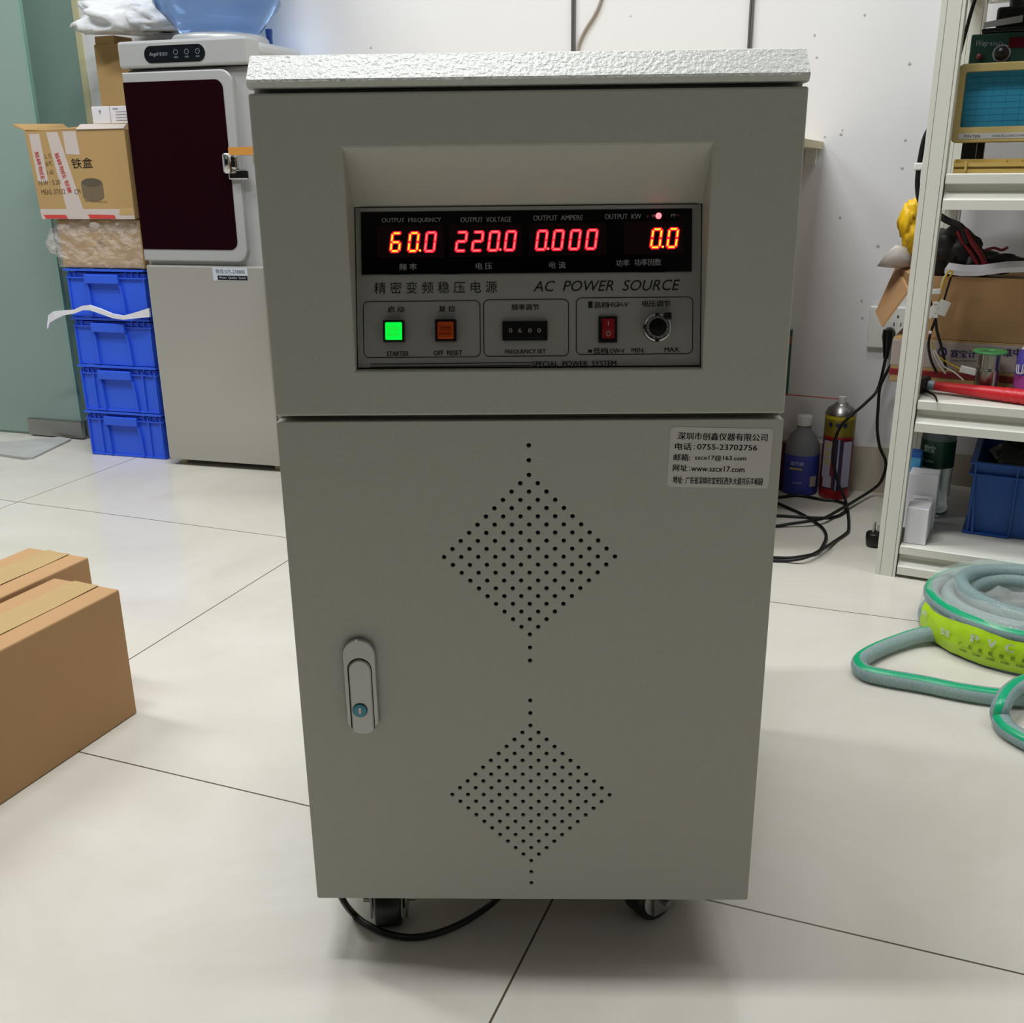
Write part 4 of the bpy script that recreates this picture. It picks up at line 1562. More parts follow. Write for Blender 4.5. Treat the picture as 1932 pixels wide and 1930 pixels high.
sz_ = oz1_ + .0005
st = thing('soldering_station', 'dark green soldering station sitting on the oscilloscope', 'soldering station', RF @ Vector((.16, .12, sz_)), RYAW)
sX0, sX1, sY0, sY1, sZ1 = .048, .20, .082, .20, .918
mb = MB(RF)
mb.rbox((sX0, sY0, sz_), (sX1, sY1, sZ1), .002)
mb.f = Matrix.Identity(4)
sp_ = lambda x, z, y=sY0 - .0003: RF @ Vector((x, y, z))
write(mb, 'Wep', sp_(.056, .903), sp_(.074, .903), .012, RN, 1, shear=.2)
write(mb, '936D', sp_(.0765, .902), sp_(.096, .902), .0055, RN, 1)
mb.build('case', [mat('dark_green_case', '#12382e', 0.45), GREYINK], st)
mb = MB(RF)
mb.box((.105, sY0 - .0012, .895), (.139, sY0, .910))
mb.build('display', mat('dark_red_window', '#4a0f18', 0.2), st)
mb = MB(RF @ frame((.096, sY0, .8875), (1, 0, 0), (0, 0, 1)))
mb.lathe([(.0135, 0), (.0135, .001), (.0125, .001)], seg=28, mi=1)
mb.lathe([(.011, .0), (.010, .009), (.00001, .009)], seg=24)
mb.build('knob', [BLACKP, GREYINK], st)
mb = MB(RF @ frame((.064, sY0, .884), (1, 0, 0), (0, 0, 1)))
mb.lathe([(.005, 0), (.005, .005), (.00001, .006)], seg=16)
mb.build('socket', mat('dark_red_cap', '#5a1a1c', 0.4), st)
hold = thing('iron_stand', 'black soldering iron stand with a grey plate on the green station', 'tool stand', RF @ Vector((.13, .14, sZ1 + .001)), RYAW)
mb = MB(RF)
mb.rbox((.062, .082, sZ1 + .001), (.19, .19, sZ1 + .008), .002)
mb.rbox((.080, .10, sZ1 + .008), (.19, .185, sZ1 + .040), .004)
mb.build('base', BLACKP, hold)
mb = MB(RF)
mb.obox((.064, .083, sZ1 + .0085), (.120, .083, sZ1 + .014), (.120, .083, sZ1 + .024), (.064, .083, sZ1 + .017), (0, 1, 0), .003)
mb.build('plate', mat('grey_plate', '#8d8b8c', 0.5), hold)
mb = MB(RF)
mb.tube([(.108, .14, sZ1 + .038), (.104, .14, sZ1 + .055), (.100, .14, .985), (.098, .14, 1.0)], [.013, .010, .0085, .0085], 14)
mb.build('arm', BLACKP, hold)
mb = MB(RF)
pts = [rk(u, v, .055) for u, v in ((1850, -28), (1836, 10), (1822, 60), (1808, 112), (1802, 135))]
mb.tube(smooth_path([(x, .055 - .02 * (i == 4), z) for i, (x, z) in enumerate(pts)], 5), .0030, 8)
tag(mb.build('black_cable', RUBBER), 'black cable running down beside the green soldering station', 'cable')
mb = MB(RF)
pts = [rk(u, v, .06) for u, v in ((1775, 220), (1748, 252), (1736, 300), (1731, 345), (1735, 378), (1752, 405), (1780, 412))]
mb.tube(smooth_path([(x, .06, z) for x, z in pts], 6), .0042, 8)
hc = mb.build('hanging_cable', RUBBER)
tag(hc, 'black cable bowed out behind the left rack post with a white tie', 'cable')
mb = MB(RF)
x, z = rk(1736, 314, .06)
mb.rbox((x - .009, .052, z - .006), (x + .006, .068, z + .006), .002)
mb.build('cable_tie', WHITEP, hc)

# ---- middle shelf
lc = thing('taped_carton', 'flat carton sealed with purple printed tape on the middle shelf', 'carton', RF @ Vector((.14, .28, S2)), RYAW)
lx0, lx1, ly0, ly1, lz1 = -.030, .34, .150, .390, .416
mb = MB(RF)
mb.rbox((lx0, ly0, S2), (lx1, ly1, lz1), .003)
mb.build('box', CARD2, lc)
mb = MB(RF)
mb.rbox((lx0 - .001, ly0 - .001, S2 + .030), (lx1 + .001, ly1 + .001, lz1 - .003), .003)
mb.rbox((lx0 - .0012, ly0 - .0012, S2 + .012), (lx1 + .0012, ly1 + .0012, S2 + .026), .003, mi=1)
mb.f = Matrix.Identity(4)
PURP = mat('purple_print', '#2a1f66', 0.5)
for body, u0, u1, v, hp in (('赛宝计', 1793, 1842, 667, 17), ('准中心', 1894, 1946, 665, 17)):
    x0, z0 = rk(u0, v, ly0)
    x1, z1 = rk(u1, v + 1, ly0)
    write(mb, body, RF @ Vector((x0, ly0 - .0012, z0)), RF @ Vector((x1, ly0 - .0012, z1)), .0145, RN, 2, bold=.012)
x0, z0 = rk(1778, 664, ly0)
mb.add([RF @ Vector((x0 + .008 * r_ * math.cos(R(a)), ly0 - .0014, z0 + .009 * r_ * math.sin(R(a)))) for r_ in (1, .62) for a in range(0, 360, 20)], [(i, (i + 1) % 18, 18 + (i + 1) % 18, 18 + i) for i in range(18)], 2)
x1, z1 = rk(1792, 680, ly0)
x2, z2 = rk(1842, 681, ly0)
write(mb, 'CEPREI CALIBRATION', RF @ Vector((x1, ly0 - .0012, z1)), RF @ Vector((x2, ly0 - .0012, z2)), .003, RN, 2)
mb.build('printed_tape', [mat('milky_print_tape', '#a79a94', 0.25), mat('dark_red_tape', '#7a1f22', 0.3), PURP], lc)

uc = thing('flap_carton', 'open brown carton with its side flap hanging out past the rack post', 'carton', RF @ Vector((.14, .28, lz1)), RYAW)
ux0, ux1, uy0, uy1, uz0, uz1 = -.006, .335, .152, .385, lz1 + .0006, .5285
mb = MB(RF)
mb.box((ux0, uy0, uz0), (ux1, uy0 + .004, uz1))
mb.box((ux0, uy1 - .004, uz0), (ux1, uy1, uz1))
mb.box((ux0, uy0 + .004, uz0), (ux0 + .004, uy1 - .004, uz1))
mb.box((ux1 - .004, uy0 + .004, uz0), (ux1, uy1 - .004, uz1))
mb.box((ux0 + .004, uy0 + .004, uz0), (ux1 - .004, uy1 - .004, uz0 + .004))
mb.box((ux0 + .004, uy0 + .004, uz1 - .012), (ux1 - .004, uy1 - .004, uz1 - .008))
mb.build('box', CARD, uc)
mb = MB(RF)
def fp(u, v, dep, xmax):
    x, z = rk(u, v, dep)
    return Vector((min(x, xmax), dep, z))


mb.obox(fp(1716, 550, .156, ux0 - .0045), fp(1667, 617, .156, 9), fp(1655, 590, .26, 9), fp(1694, 503, .30, ux0 - .0045), (-.9, 0, .4), .004)
mb.obox(fp(1716, 550, .156, ux0 - .0045), fp(1694, 503, .30, ux0 - .0045), fp(1722, 497, .30, ux0 - .0045), fp(1722, 520, .156, ux0 - .0045), (-.9, 0, .4), .004)
mb.build('flap', CARD, uc)
mb = MB(RF)
pts = [(.045, uy0 - .004, uz1 - .002), (.075, uy0 - .006, uz1 - .005), (.10, uy0 - .006, uz1 - .004), (.14, uy0 - .006, uz1 + .003), (.18, uy0 - .006, uz1 + .006), (.33, uy0 - .006, uz1 + .004)]
vs = []
for x, y, z in pts:
    z += .0105
    vs += [(x, y, z - .0035), (x, y, z + .005), (x, y + .07, z + .010), (x, y + .07, z + .003)]
mb.add(vs, [(i * 4 + k, i * 4 + (k + 1) % 4, (i + 1) * 4 + (k + 1) % 4, (i + 1) * 4 + k) for i in range(len(pts) - 1) for k in range(4)] + [(3, 2, 1, 0), (20, 21, 22, 23)])
tag(mb.build('foam_liner', FOAM), 'white foam sheet folded over the front rim of the flap carton', 'sheet')

BAGB = mat('black_bag_fabric', '#0b0b0d', 0.5, bump=(60, .3, .004))
mb = MB(RF)
for (u, v, r_, sc_) in ((1788, 470, .034, (1.1, 1, 1.15)), (1770, 500, .030, (1.2, 1, 1.0)), (1812, 480, .036, (1.0, 1, 1.1)), (1840, 495, .034, (1.3, 1, .75)), (1880, 497, .030, (1.6, 1, .6))):
    x, z = rk(u, v, .25)
    mb.sphere((x, .26, z), r_, 0, 3, sc_, .35, 2.5, u)
for v in range(len(mb.v)):
    q = RF.inverted() @ mb.v[v]
    q.x, q.y, q.z = max(q.x, ux0 + .0065), min(max(q.y, uy0 + .0075), uy1 - .0075), max(q.z, uz1 - .0075)
    mb.v[v] = RF @ q
bg = mb.build('tool_bag', BAGB)
tag(bg, 'heap of a black fabric tool bag lying in the flap carton', 'bag')
REDW = mat('dark_red_wire', '#6e1218', 0.4)
for path, r_, mm, nm in ((((1818, 432), (1832, 455), (1850, 480), (1860, 500), (1880, 505)), .005, REDW, 'red_strap'), (((1806, 436), (1815, 455), (1830, 475), (1848, 505)), .0035, REDW, 'red_strap'),
                         (((1762, 400), (1785, 415), (1808, 425), (1816, 434), (1824, 460)), .006, BAGB, 'carry_strap'), (((1858, 472), (1875, 468), (1890, 472), (1902, 466)), .0025, REDW, 'red_strap')):
    mb = MB(RF)
    mb.tube(smooth_path([(rk(u, v, .22)[0], .222, rk(u, v, .22)[1]) for u, v in path], 6), r_, 8)
    mb.build(nm, mm, bg)

mb = MB(RF)
x, z = rk(1700, 478, .22)
vs = []
shape = [rk(u, v, .24) for u, v in ((1655, 502), (1672, 478), (1690, 462), (1712, 466), (1722, 490), (1716, 503), (1700, 505), (1680, 505))]
cx_, cz_ = sum(p[0] for p in shape) / 8, sum(p[1] for p in shape) / 8
L0 = [(p[0], .235, p[1]) for p in shape]
L1 = [(cx_ + (p[0] - cx_) * .6, .215, cz_ + (p[1] - cz_) * .55 + .004) for p in shape]
L2 = [(cx_ + (p[0] - cx_) * .9, .275, cz_ + (p[1] - cz_) * .9) for p in shape]
mb.add(L1 + L0 + L2, [(i, 8 + i, 8 + (i + 1) % 8, (i + 1) % 8) for i in range(8)] + [(8 + i, 16 + i, 16 + (i + 1) % 8, 8 + (i + 1) % 8) for i in range(8)] + [tuple(range(8)), tuple(range(16, 24))[::-1]], 0, True)
tag(mb.build('clear_bag', mat('cloudy_clear_bag', '#cfc9c4', 0.2, trans=.35, ior=1.15)), 'cloudy clear plastic bag poking out left of the rack post', 'bag')
gl_ = MB(RF)
x, z = rk(1713, 424, .24)
x2, z2 = rk(1716, 445, .24)
gl_.sphere((x2 + .004, .245, z2), .020, 0, 3, (.62, .8, 1.35), .5, 1.7, 2.0, True)
gl_.sphere((x, .245, z + .006), .022, 0, 3, (.62, .8, 1.2), .5, 1.7, 7.0, True)
gl_.sphere((x + .006, .245, z + .022), .017, 0, 3, (.7, .8, 1.1), .5, 1.9, 3.0, True)
tag(gl_.build('yellow_glove', mat('yellow_rubber', '#e8bb1c', 0.45, var=(40, .15))), 'bright yellow rubber glove stuffed beside the rack post', 'glove')

# wire harness hanging down the front of the cartons
wh = thing('wire_harness', 'bundle of thin black, yellow and white wires with white connectors', 'wires', RF @ Vector((.05, .12, S2)), RYAW)
YW = mat('yellow_wire', '#c7a413', 0.4)
WW = mat('white_wire', '#d8d5d2', 0.4)


def wire(path, r_, mm, nm, dep=.125):
    b = MB(RF)
    b.tube(smooth_path([(rk(u, v, dep)[0], dep - .0004 * i, rk(u, v, dep)[1]) for i, (u, v) in enumerate(path)], 6), r_, 7)
    b.build(nm, mm, wh)


wire(((1792, 522), (1797, 514), (1790, 512), (1781, 530), (1775, 552), (1771, 575)), .0016, YW, 'yellow_wire')
wire(((1788, 514), (1779, 528), (1774, 552), (1769, 572)), .0014, WW, 'white_wire', .127)
wire(((1795, 520), (1786, 550), (1779, 575)), .0018, BLACKP, 'black_wire', .129)
wire(((1766, 570), (1766, 590), (1765, 602), (1757, 625), (1752, 650), (1757, 680), (1768, 703)), .0024, RUBBER, 'black_wire')
wire(((1765, 602), (1768, 625), (1775, 650), (1781, 675), (1785, 697)), .0026, RUBBER, 'black_wire', .122)
wire(((1752, 560), (1758, 575), (1766, 590)), .0020, RUBBER, 'black_wire', .13)
wire(((1758, 645), (1764, 662), (1775, 675), (1790, 685), (1812, 696)), .0013, YW, 'yellow_wire', .12)
wire(((1760, 662), (1770, 685), (1784, 705)), .0013, WW, 'white_wire', .118)
wire(((1763, 660), (1780, 690), (1800, 702), (1818, 717)), .0012, WW, 'white_wire', .116)
for (u, v, w, h_, an) in ((1760, 586, .013, .028, -32), (1779, 581, .019, .026, -18), (1763, 550, .022, .009, 5), (1766, 573, .010, .007, 0), (1765, 596, .009, .007, 0), (1755, 627, .006, .005, 0), (1827, 699, .028, .012, -10)):
    x, z = rk(u, v, .118)
    b = MB(RF @ Matrix.Translation((x, .118, z)) @ Matrix.Rotation(R(-an), 4, 'Y'))
    b.rbox((-w / 2, -.004, -h_ / 2), (w / 2, .004, h_ / 2), .0012)
    b.build('connector', WHITEP, wh)

# solder spool
SY = .105
sx_, _ = rk(1864, 700, SY)
sp = thing('solder_spool', 'solder wire spool with a green top flange behind the red handle', 'spool', RF @ Vector((sx_, SY, S2)), RYAW)
_, zt = rk(1866, 661, SY)
GRN = mat('green_flange', '#4f9a5c', 0.4)
mb = MB(RF)
mb.lathe([(.010, zt - .004), (.0275, zt - .004), (.029, zt - .002), (.0275, zt), (.009, zt), (.009, zt - .004)], (sx_, SY, 0), 36)
mb.build('flange', GRN, sp)
mb = MB(RF)
mb.lathe([(.009, S2), (.0275, S2), (.0275, S2 + .003), (.009, S2 + .003)], (sx_, SY, 0), 36)
mb.build('flange', GRN, sp)
mb = MB(RF)
prof = []
zz = S2 + .003
for k in range(42):
    z_ = S2 + .003 + (zt - .004 - S2 - .003) * k / 41
    prof.append((.0205 - .0007 * (k % 2) - (.0025 if k > 24 else 0), z_))
mb.lathe(prof, (sx_, SY, 0), 32)
mb.build('wound_solder', mat('solder_metal', '#a3a29a', 0.22, 1.0), sp)

# red-handled hammer
hz = S2 + .0135
a = Vector((*rkz(1765, 728, hz), hz))
b_ = Vector((*rkz(1934, 749, hz), hz))
d = (b_ - a).normalized()
hm = thing('hammer', 'hammer with a bright red ribbed handle lying on the middle shelf', 'hammer', RF @ Vector((a.x, a.y, S2)), RYAW)
mb = MB(RF)
pts, rr = [], []
L = (b_ - a).length + .06
for i in range(60):
    s = i / 59
    pts.append(a + d * (L * s))
    r_ = .0078 + .0052 * min(1, s * 1.6)
    if s > .52 and (i % 4 == 0):
        r_ -= .0012
    rr.append(r_)
mb.tube(pts, rr, 16)
mb.build('handle', mat('red_grip', '#c6222b', 0.35), hm)
mb = MB(RF)
mb.tube([a - d * .012, a - d * .0005], [.0085, .0085], 16)
mb.build('collar', mat('blue_grey_collar', '#8596a0', 0.4), hm)
mb = MB(RF @ frame(a - d * .0265, d, (0, 0, 1)))
mb.rbox((-.014, -.013, -.014), (.014, .014, .030), .004)
mb.build('head', mat('dark_hammer_head', '#2c2823', 0.5, .5), hm)
mb = MB(RF)
pts = [(*rkz(u, v, S2 + .003), S2 + .003 + e_) for u, v, e_ in ((1738, 738, .002), (1752, 744, .004), (1764, 750, .002), (1768, 757, .0))]
mb.tube(smooth_path(pts, 5), [.003 - .0017 * i / 15 for i in range(16)], 7)
tag(mb.build('black_strap_end', BLACKP), 'thin black tie end lying at the front of the middle shelf', 'tie')
# purple can at the right edge
cy_ = .10
cx_, _ = rk(1943, 690, cy_)
pc = thing('spray_can', 'purple and pink printed spray can standing at the right end of the middle shelf', 'can', RF @ Vector((cx_, cy_, S2)), RYAW)
mb = MB(RF)
mb.lathe([(.021, S2), (.022, S2 + .004), (.022, S2 + .018), (.022, S2 + .040), (.022, S2 + .070), (.017, S2 + .084), (.009, S2 + .096)], (cx_, cy_, 0), 32, 0, mis=[0, 0, 1, 2, 2, 3])
mb.f = Matrix.Identity(4)
write(mb, 'U', RF @ Vector((cx_ - .019, cy_ - .0222, S2 + .052)), RF @ Vector((cx_ - .008, cy_ - .0222, S2 + .052)), .017, RN, 3, bold=.03, lift=.0006)
mb.build('body', [mat('grey_can_base', '#5a5a62', 0.35), mat('pink_print', '#b04a9c', 0.4), mat('violet_print', '#5b4fae', 0.4), WHITEP], pc)
mb = MB(RF)
mb.cyl((cx_, cy_, S2 + .0962), (cx_, cy_, S2 + .115), .009, 16)
mb.build('cap', WHITEP, pc)

# ---- bottom shelf
mb = MB(RF)
mb.rbox((.0415, .018, S3), (.0790, .100, S3 + .069), .0012, 1)
mb.obox((.0790, .03, S3 + .064), (.0790, .098, S3 + .069), (.0800, .098, S3 + .069), (.0800, .02, S3 + .058), (0, 0, 1), .0005)
mb.f = Matrix.Identity(4)
wz = S3 + .0693
mb.add([RF @ Vector(p) for p in ((.046, .070, wz), (.070, .075, wz), (.070, .080, wz), (.046, .075, wz))], [(0, 1, 2, 3)], 1)
tag(mb.build('white_box', [PAPER, mat('grey_print', '#8c8a90', 0.6)], rz=RYAW, loc=RF @ Vector((.05, .06, S3))), 'small white carton box at the front left of the bottom shelf', 'box')
mb = MB(RF)
mb.rbox((.030, .104, S3), (.082, .150, S3 + .1085), .0012, 1)
tag(mb.build('white_box', PAPER, rz=RYAW, loc=RF @ Vector((.05, .125, S3))), 'taller white carton box behind the front white box', 'box')
mb = MB(RF)
x, _ = rk(1725, 876, .17)
mb.rbox((x - .010, .156, S3), (x + .012, .19, S3 + .134), .001, 1)
mb.rbox((x - .0102, .1548, S3 + .126), (x + .0122, .1902, S3 + .1345), .001, 1, 1)
tag(mb.build('blue_box', [mat('light_blue_card', '#4fa4d6', 0.5), mat('deep_blue_card', '#1e5cb0', 0.5)], rz=RYAW, loc=RF @ Vector((x, .17, S3))), 'slim light blue box standing behind the white boxes', 'box')
wy = .215
wx, _ = rk(1768, 860, wy)
wb = thing('mineral_water_bottle', 'clear water bottle with a dark green label on the bottom shelf', 'bottle', RF @ Vector((wx, wy, S3)), RYAW)
PET = mat('clear_pet', '#d5e6ea', 0.08, trans=0.9, ior=1.2)
br = .0315
mb = MB(RF)
mb.lathe([(.022, S3), (br * .95, S3 + .004), (br, S3 + .010), (br * .96, S3 + .03), (br, S3 + .05), (br * .96, S3 + .065), (br, S3 + .08), (br, S3 + .158), (br * .9, S3 + .176), (.014, S3 + .198), (.013, S3 + .205), (.00001, S3 + .205)], (wx, wy, 0), 36)
mb.build('body', PET, wb)
mb = MB(RF)
z0_ = rk(1762, 884, wy - br)[1]
z1_ = rk(1770, 834, wy - br)[1]
mb.lathe([(br + .0006, z0_), (br + .0006, z1_)], (wx, wy, 0), 36)
mb.f = Matrix.Identity(4)
write(mb, '怡宝', RF @ Vector((wx - .022, wy - br * .82, (z0_ + z1_) / 2 + .012)), RF @ Vector((wx - .002, wy - br * 1.03, (z0_ + z1_) / 2 + .011)), .014, RN + RX * -.35, 1, bold=.02, lift=.002)
write(mb, 'C\'estbon', RF @ Vector((wx - .022, wy - br * .82, (z0_ + z1_) / 2 - .012)), RF @ Vector((wx - .002, wy - br * 1.03, (z0_ + z1_) / 2 - .012)), .006, RN + RX * -.35, 1, lift=.002)
mb.build('label', [mat('dark_green_label', '#0e3b26', 0.35), mat('pale_print', '#b5c9bb', 0.5)], wb)
mb = MB(RF)
mb.cyl((wx, wy, S3 + .2055), (wx, wy, S3 + .2125), .0148, 20)
mb.build('cap', mat('green_cap', '#1d6b3c', 0.4), wb)

cr0x, cr1x, cr0y, cr1y, crz = .138, .46, .118, .37, S3 + .140
nc = thing('tool_crate', 'dark blue ribbed plastic crate holding black bags on the bottom shelf', 'crate', RF @ Vector((.3, .24, S3)), RYAW)
mb = MB(RF)
g = .004
ti = .010   # the walls slope in towards the base


def wall_(p0, p1, nrm):
    a0, a1 = Vector(p0), Vector(p1)
    n_ = Vector(nrm)
    mb.obox(a0 - n_ * ti + Vector((0, 0, S3 + .003)), a1 - n_ * ti + Vector((0, 0, S3 + .003)), a1 + Vector((0, 0, crz)), a0 + Vector((0, 0, crz)), -n_, g)


wall_((cr0x, cr0y, 0), (cr1x, cr0y, 0), (0, -1, 0))
wall_((cr1x, cr1y, 0), (cr0x, cr1y, 0), (0, 1, 0))
wall_((cr0x, cr1y, 0), (cr0x, cr0y, 0), (-1, 0, 0))
wall_((cr1x, cr0y, 0), (cr1x, cr1y, 0), (1, 0, 0))
mb.box((cr0x + ti, cr0y + ti, S3 + .001), (cr1x - ti, cr1y - ti, S3 + .005))
mb.rbox((cr0x - .006, cr0y + .001, S3), (cr0x + .075, cr0y + .10, S3 + .0045), .002)
mb.build('body', NAVYC, nc)
mb = MB(RF)
for z in (crz - .003, crz - .024):
    o_ = .007
    mb.rbox((cr0x - o_, cr0y - o_, z), (cr1x + o_, cr0y + .002, z + .0035), .001)
    mb.rbox((cr0x - o_, cr1y - .002, z), (cr1x + o_, cr1y + o_, z + .0035), .001)
    mb.rbox((cr0x - o_, cr0y, z), (cr0x + .002, cr1y, z + .0035), .001)
    mb.rbox((cr1x - .002, cr0y, z), (cr1x + o_, cr1y, z + .0035), .001)
mb.build('rim', NAVYC, nc)
for x in (cr0x + .002, cr0x + .072, cr0x + .16, cr0x + .24):
    mb = MB(RF)
    mb.obox((x, cr0y + ti + .001, S3 + .004), (x + .003, cr0y + ti + .001, S3 + .004), (x + .003, cr0y, crz), (x, cr0y, crz), (0, -1, 0), .007)
    mb.build('rib', NAVYC, nc)
mb = MB(RF)
for k, (x, y, r_) in enumerate(((.22, .22, .055), (.30, .2, .06), (.38, .25, .06), (.27, .29, .06))):
    mb.sphere((x, y, S3 + .105), r_, 0, 3, (1, .85, .8), .4, 2.2, k * 3.3, True)
for v in range(len(mb.v)):
    q = RF.inverted() @ mb.v[v]
    q.x, q.y, q.z = min(max(q.x, cr0x + .017), cr1x - .017), min(max(q.y, cr0y + .017), cr1y - .017), max(q.z, S3 + .0055)
    mb.v[v] = RF @ q
tag(mb.build('rubbish_bag', mat('black_film_bag', '#0a0a0b', 0.22, bump=(25, .6, .01))), 'shiny black plastic bag filling the dark blue crate', 'bag')

# ================================================================== wall socket and leads
ws = thing('wall_socket', 'white wall socket plate behind the storage rack', 'socket', room(.235, .006, .333), -TH)
WF = frame(room(.192, .0005, .333), E1, (0, 0, 1))
mb = MB(WF)
mb.rbox((0, 0, 0), (.088, .092, .009), .004, 3)
mb.build('plate', WHITEP, ws)
mb = MB(WF)
for x, z, w, h_ in ((.052, .050, .002, .008), (.066, .050, .002, .008), (.058, .068, .003, .006)):
    mb.box((x, z, .009), (x + w, z + h_, .0094))
mb.build('slots', INK, ws)


def wallpt(u, v, d_):
    return onwall(u, v, d_)


lead = lambda cx, cy: (1440 + cx / 3.927, 700 + cy / 3.927)
pl = thing('plugged_lead', 'black lead plugged into the wall socket, curling to the floor', 'cable', wallpt(1675, 640, .04))
mb = MB()
a0, a1, a2 = wallpt(1676, 622, .032), wallpt(1674, 648, .034), wallpt(1671, 676, .036)
mb.tube([a0, a0.lerp(a1, .5), a1, a2], [.011, .0125, .010, .0055], 12)
pb = wallpt(1678, 628, .0095)
mb.tube([pb, pb - E2 * .018], [.013, .012], 14)
mb.build('plug', BLACKP, pl)


def cord(hang, floor_, name, label, parent=None, r_=.0034, zf=.0036):
    pts = [wallpt(*q) for q in hang]
    for q in floor_:
        pts.append(fl(*q[:2], zf + q[2]))
    b = MB()
    b.tube(smooth_path(pts, 8), r_, 9)
    if parent:
        return b.build(name, RUBBER, parent)
    return tag(b.build(name, RUBBER), label, 'cable')


cord([(1671, 676, .036), (*lead(850, 130), .037), (*lead(760, 235), .07), (*lead(650, 330), .112), (*lead(575, 410), .117), (*lead(535, 500), .122), (*lead(516, 620), .122), (*lead(527, 720), .122), (*lead(562, 850), .122)],
     [(*lead(610, 960), .0), (*lead(630, 1060), .0), (*lead(633, 1170), .0), (*lead(612, 1205), .0), (*lead(540, 1255), .0), (*lead(430, 1325), .008), (*lead(300, 1385), .008), (*lead(150, 1405), .0), (*lead(20, 1400), .0), (*lead(-160, 1380), .0)], 'cord', '', pl)
cord([], [(*lead(-100, 1085), .0), (*lead(100, 1072), .0), (*lead(300, 1082), .0), (*lead(430, 1088), .0), (*lead(540, 1078), .0), (*lead(605, 1040), .0), (*lead(612, 1005), .0), (*lead(596, 980), .0), (*lead(530, 960), .0), (*lead(430, 950), .0), (*lead(260, 922), .0), (*lead(100, 936), .0), (*lead(-80, 945), .0)], 'cord', '', pl)
cord([], [(*lead(-60, 930), .0), (*lead(100, 978), .004), (*lead(200, 1020), .0), (*lead(300, 1068), .0), (*lead(380, 1118), .0), (*lead(440, 1165), .0), (*lead(466, 1220), .0), (*lead(450, 1280), .0), (*lead(400, 1345), .0), (*lead(300, 1372), .0), (*lead(180, 1385), .0), (*lead(0, 1378), .0)], 'cord', '', pl)
cord([(*lead(960, -70), .058), (*lead(910, 20), .056), (*lead(872, 100), .056), (*lead(858, 170), .056), (*lead(852, 260), .056), (*lead(845, 380), .056), (*lead(848, 470), .056), (*lead(866, 570), .056), (*lead(905, 660), .056), (*lead(905, 730), .056), (*lead(868, 825), .05), (*lead(800, 885), .046)],
     [(*lead(640, 985), .008), (*lead(600, 1008), .009), (*lead(540, 1042), .009), (*lead(450, 1090), .009), (*lead(340, 1112), .009), (*lead(200, 1132), .004), (*lead(100, 1148), .0), (*lead(-120, 1160), .0)], 'power_lead', 'black lead dropping behind the left rack post and crossing the cord loops')
# loose plug by the rack foot
q = fl(1648, 1030)
lp = thing('loose_plug', 'loose black mains plug with steel prongs beside the rack foot', 'plug', q)
mb = MB(Matrix.Translation(q))
mb.lathe([(.012, .0), (.015, .003), (.0165, .014), (.0165, .026), (.015, .0285), (.00001, .029)], seg=24)
mb.build('plug_body', BLACKP, lp)
mb = MB(Matrix.Translation(q))
for x, y, h_ in ((-.005, -.004, .018), (.005, -.002, .016), (.001, .006, .020)):
    mb.rbox((x - .002, y - .0008, .0285), (x + .002, y + .0008, .0285 + h_), .0006)
mb.build('prongs', CHROME, lp)
mb = MB()
mb.tube(smooth_path([q + Vector((.014, .006, .010)), q + Vector((.024, .012, .03)), q + Vector((.028, .02, .08)), q + Vector((.030, .03, .17))], 6), .003, 8)
mb.build('cord', RUBBER, lp)

# bottles by the wall
def pview(u, v, vd):
    return hit(u, v, E2 * (WALL_E2 - vd), E2)


VB = .052
bx = pview(1509, 905, VB)
bz = pview(1514, 783, VB).z
cb = Vector((bx.x, bx.y, 0))
cb2 = thing('cleaner_bottle', 'clear bottle with a blue label and white cap by the wall', 'bottle', cb)
bR = .0395
BF = Matrix.Translation(cb)
mb = MB(BF)
h1 = bz - .022
mb.lathe([(bR * .9, .0003), (bR, .004), (bR, .095), (bR * .97, .112), (bR * .75, .135), (.017, h1 - .012), (.0155, h1), (.00001, h1)], seg=36)
mb.build('body', mat('cloudy_bottle', '#a5a7ab', 0.15, trans=.45, ior=1.2), cb2)
mb = MB(BF)
mb.lathe([(bR + .0006, .003), (bR + .0006, .094)], seg=40)
an0 = math.atan2(CAM.y - cb.y, CAM.x - cb.x)
for body, da, dz, hh_, wd_ in (('洁尔爽', -12, .077, .010, .03), ('CLEAN', -8, .032, .005, .02)):
    n_ = Vector((math.cos(an0 + R(da)), math.sin(an0 + R(da)), 0))
    x_ = Vector((0, 0, 1)).cross(n_)
    c_ = n_ * (bR + .0022) + Vector((0, 0, dz))
    write(mb, body, c_ - x_ * wd_ / 2, c_ + x_ * wd_ / 2, hh_, n_, 1)
n_ = Vector((math.cos(an0 - .2), math.sin(an0 - .2), 0))
mb.f = BF @ frame(n_ * (bR + .0012), Vector((0, 0, 1)).cross(n_), (0, 0, 1))
mb.box((-.017, .062, 0), (.012, .066, .001), 2)
n_ = Vector((math.cos(an0 + .75), math.sin(an0 + .75), 0))
mb.f = BF @ frame(n_ * (bR + .0008), Vector((0, 0, 1)).cross(n_), (0, 0, 1))
mb.box((-.008, .022, 0), (.009, .046, .001), 3)
mb.build('label', [mat('blue_violet_label', '#3d45a3', 0.4), mat('label_print', '#c9cbe8', 0.5), mat('label_yellow', '#b9ab5e', 0.5), mat('label_patch', '#b8a9a4', 0.5)], cb2)
mb = MB(BF)
mb.lathe([(.0175, h1 + .0002), (.0175, bz - .002), (.016, bz), (.00001, bz)], seg=28)
mb.build('cap', WHITEP, cb2)
VC = .062
cx2 = pview(1575, 905, VC)
cc = Vector((cx2.x, cx2.y, 0))
ztop = pview(1583, 762, VC).z
zn = pview(1583, 748, VC).z
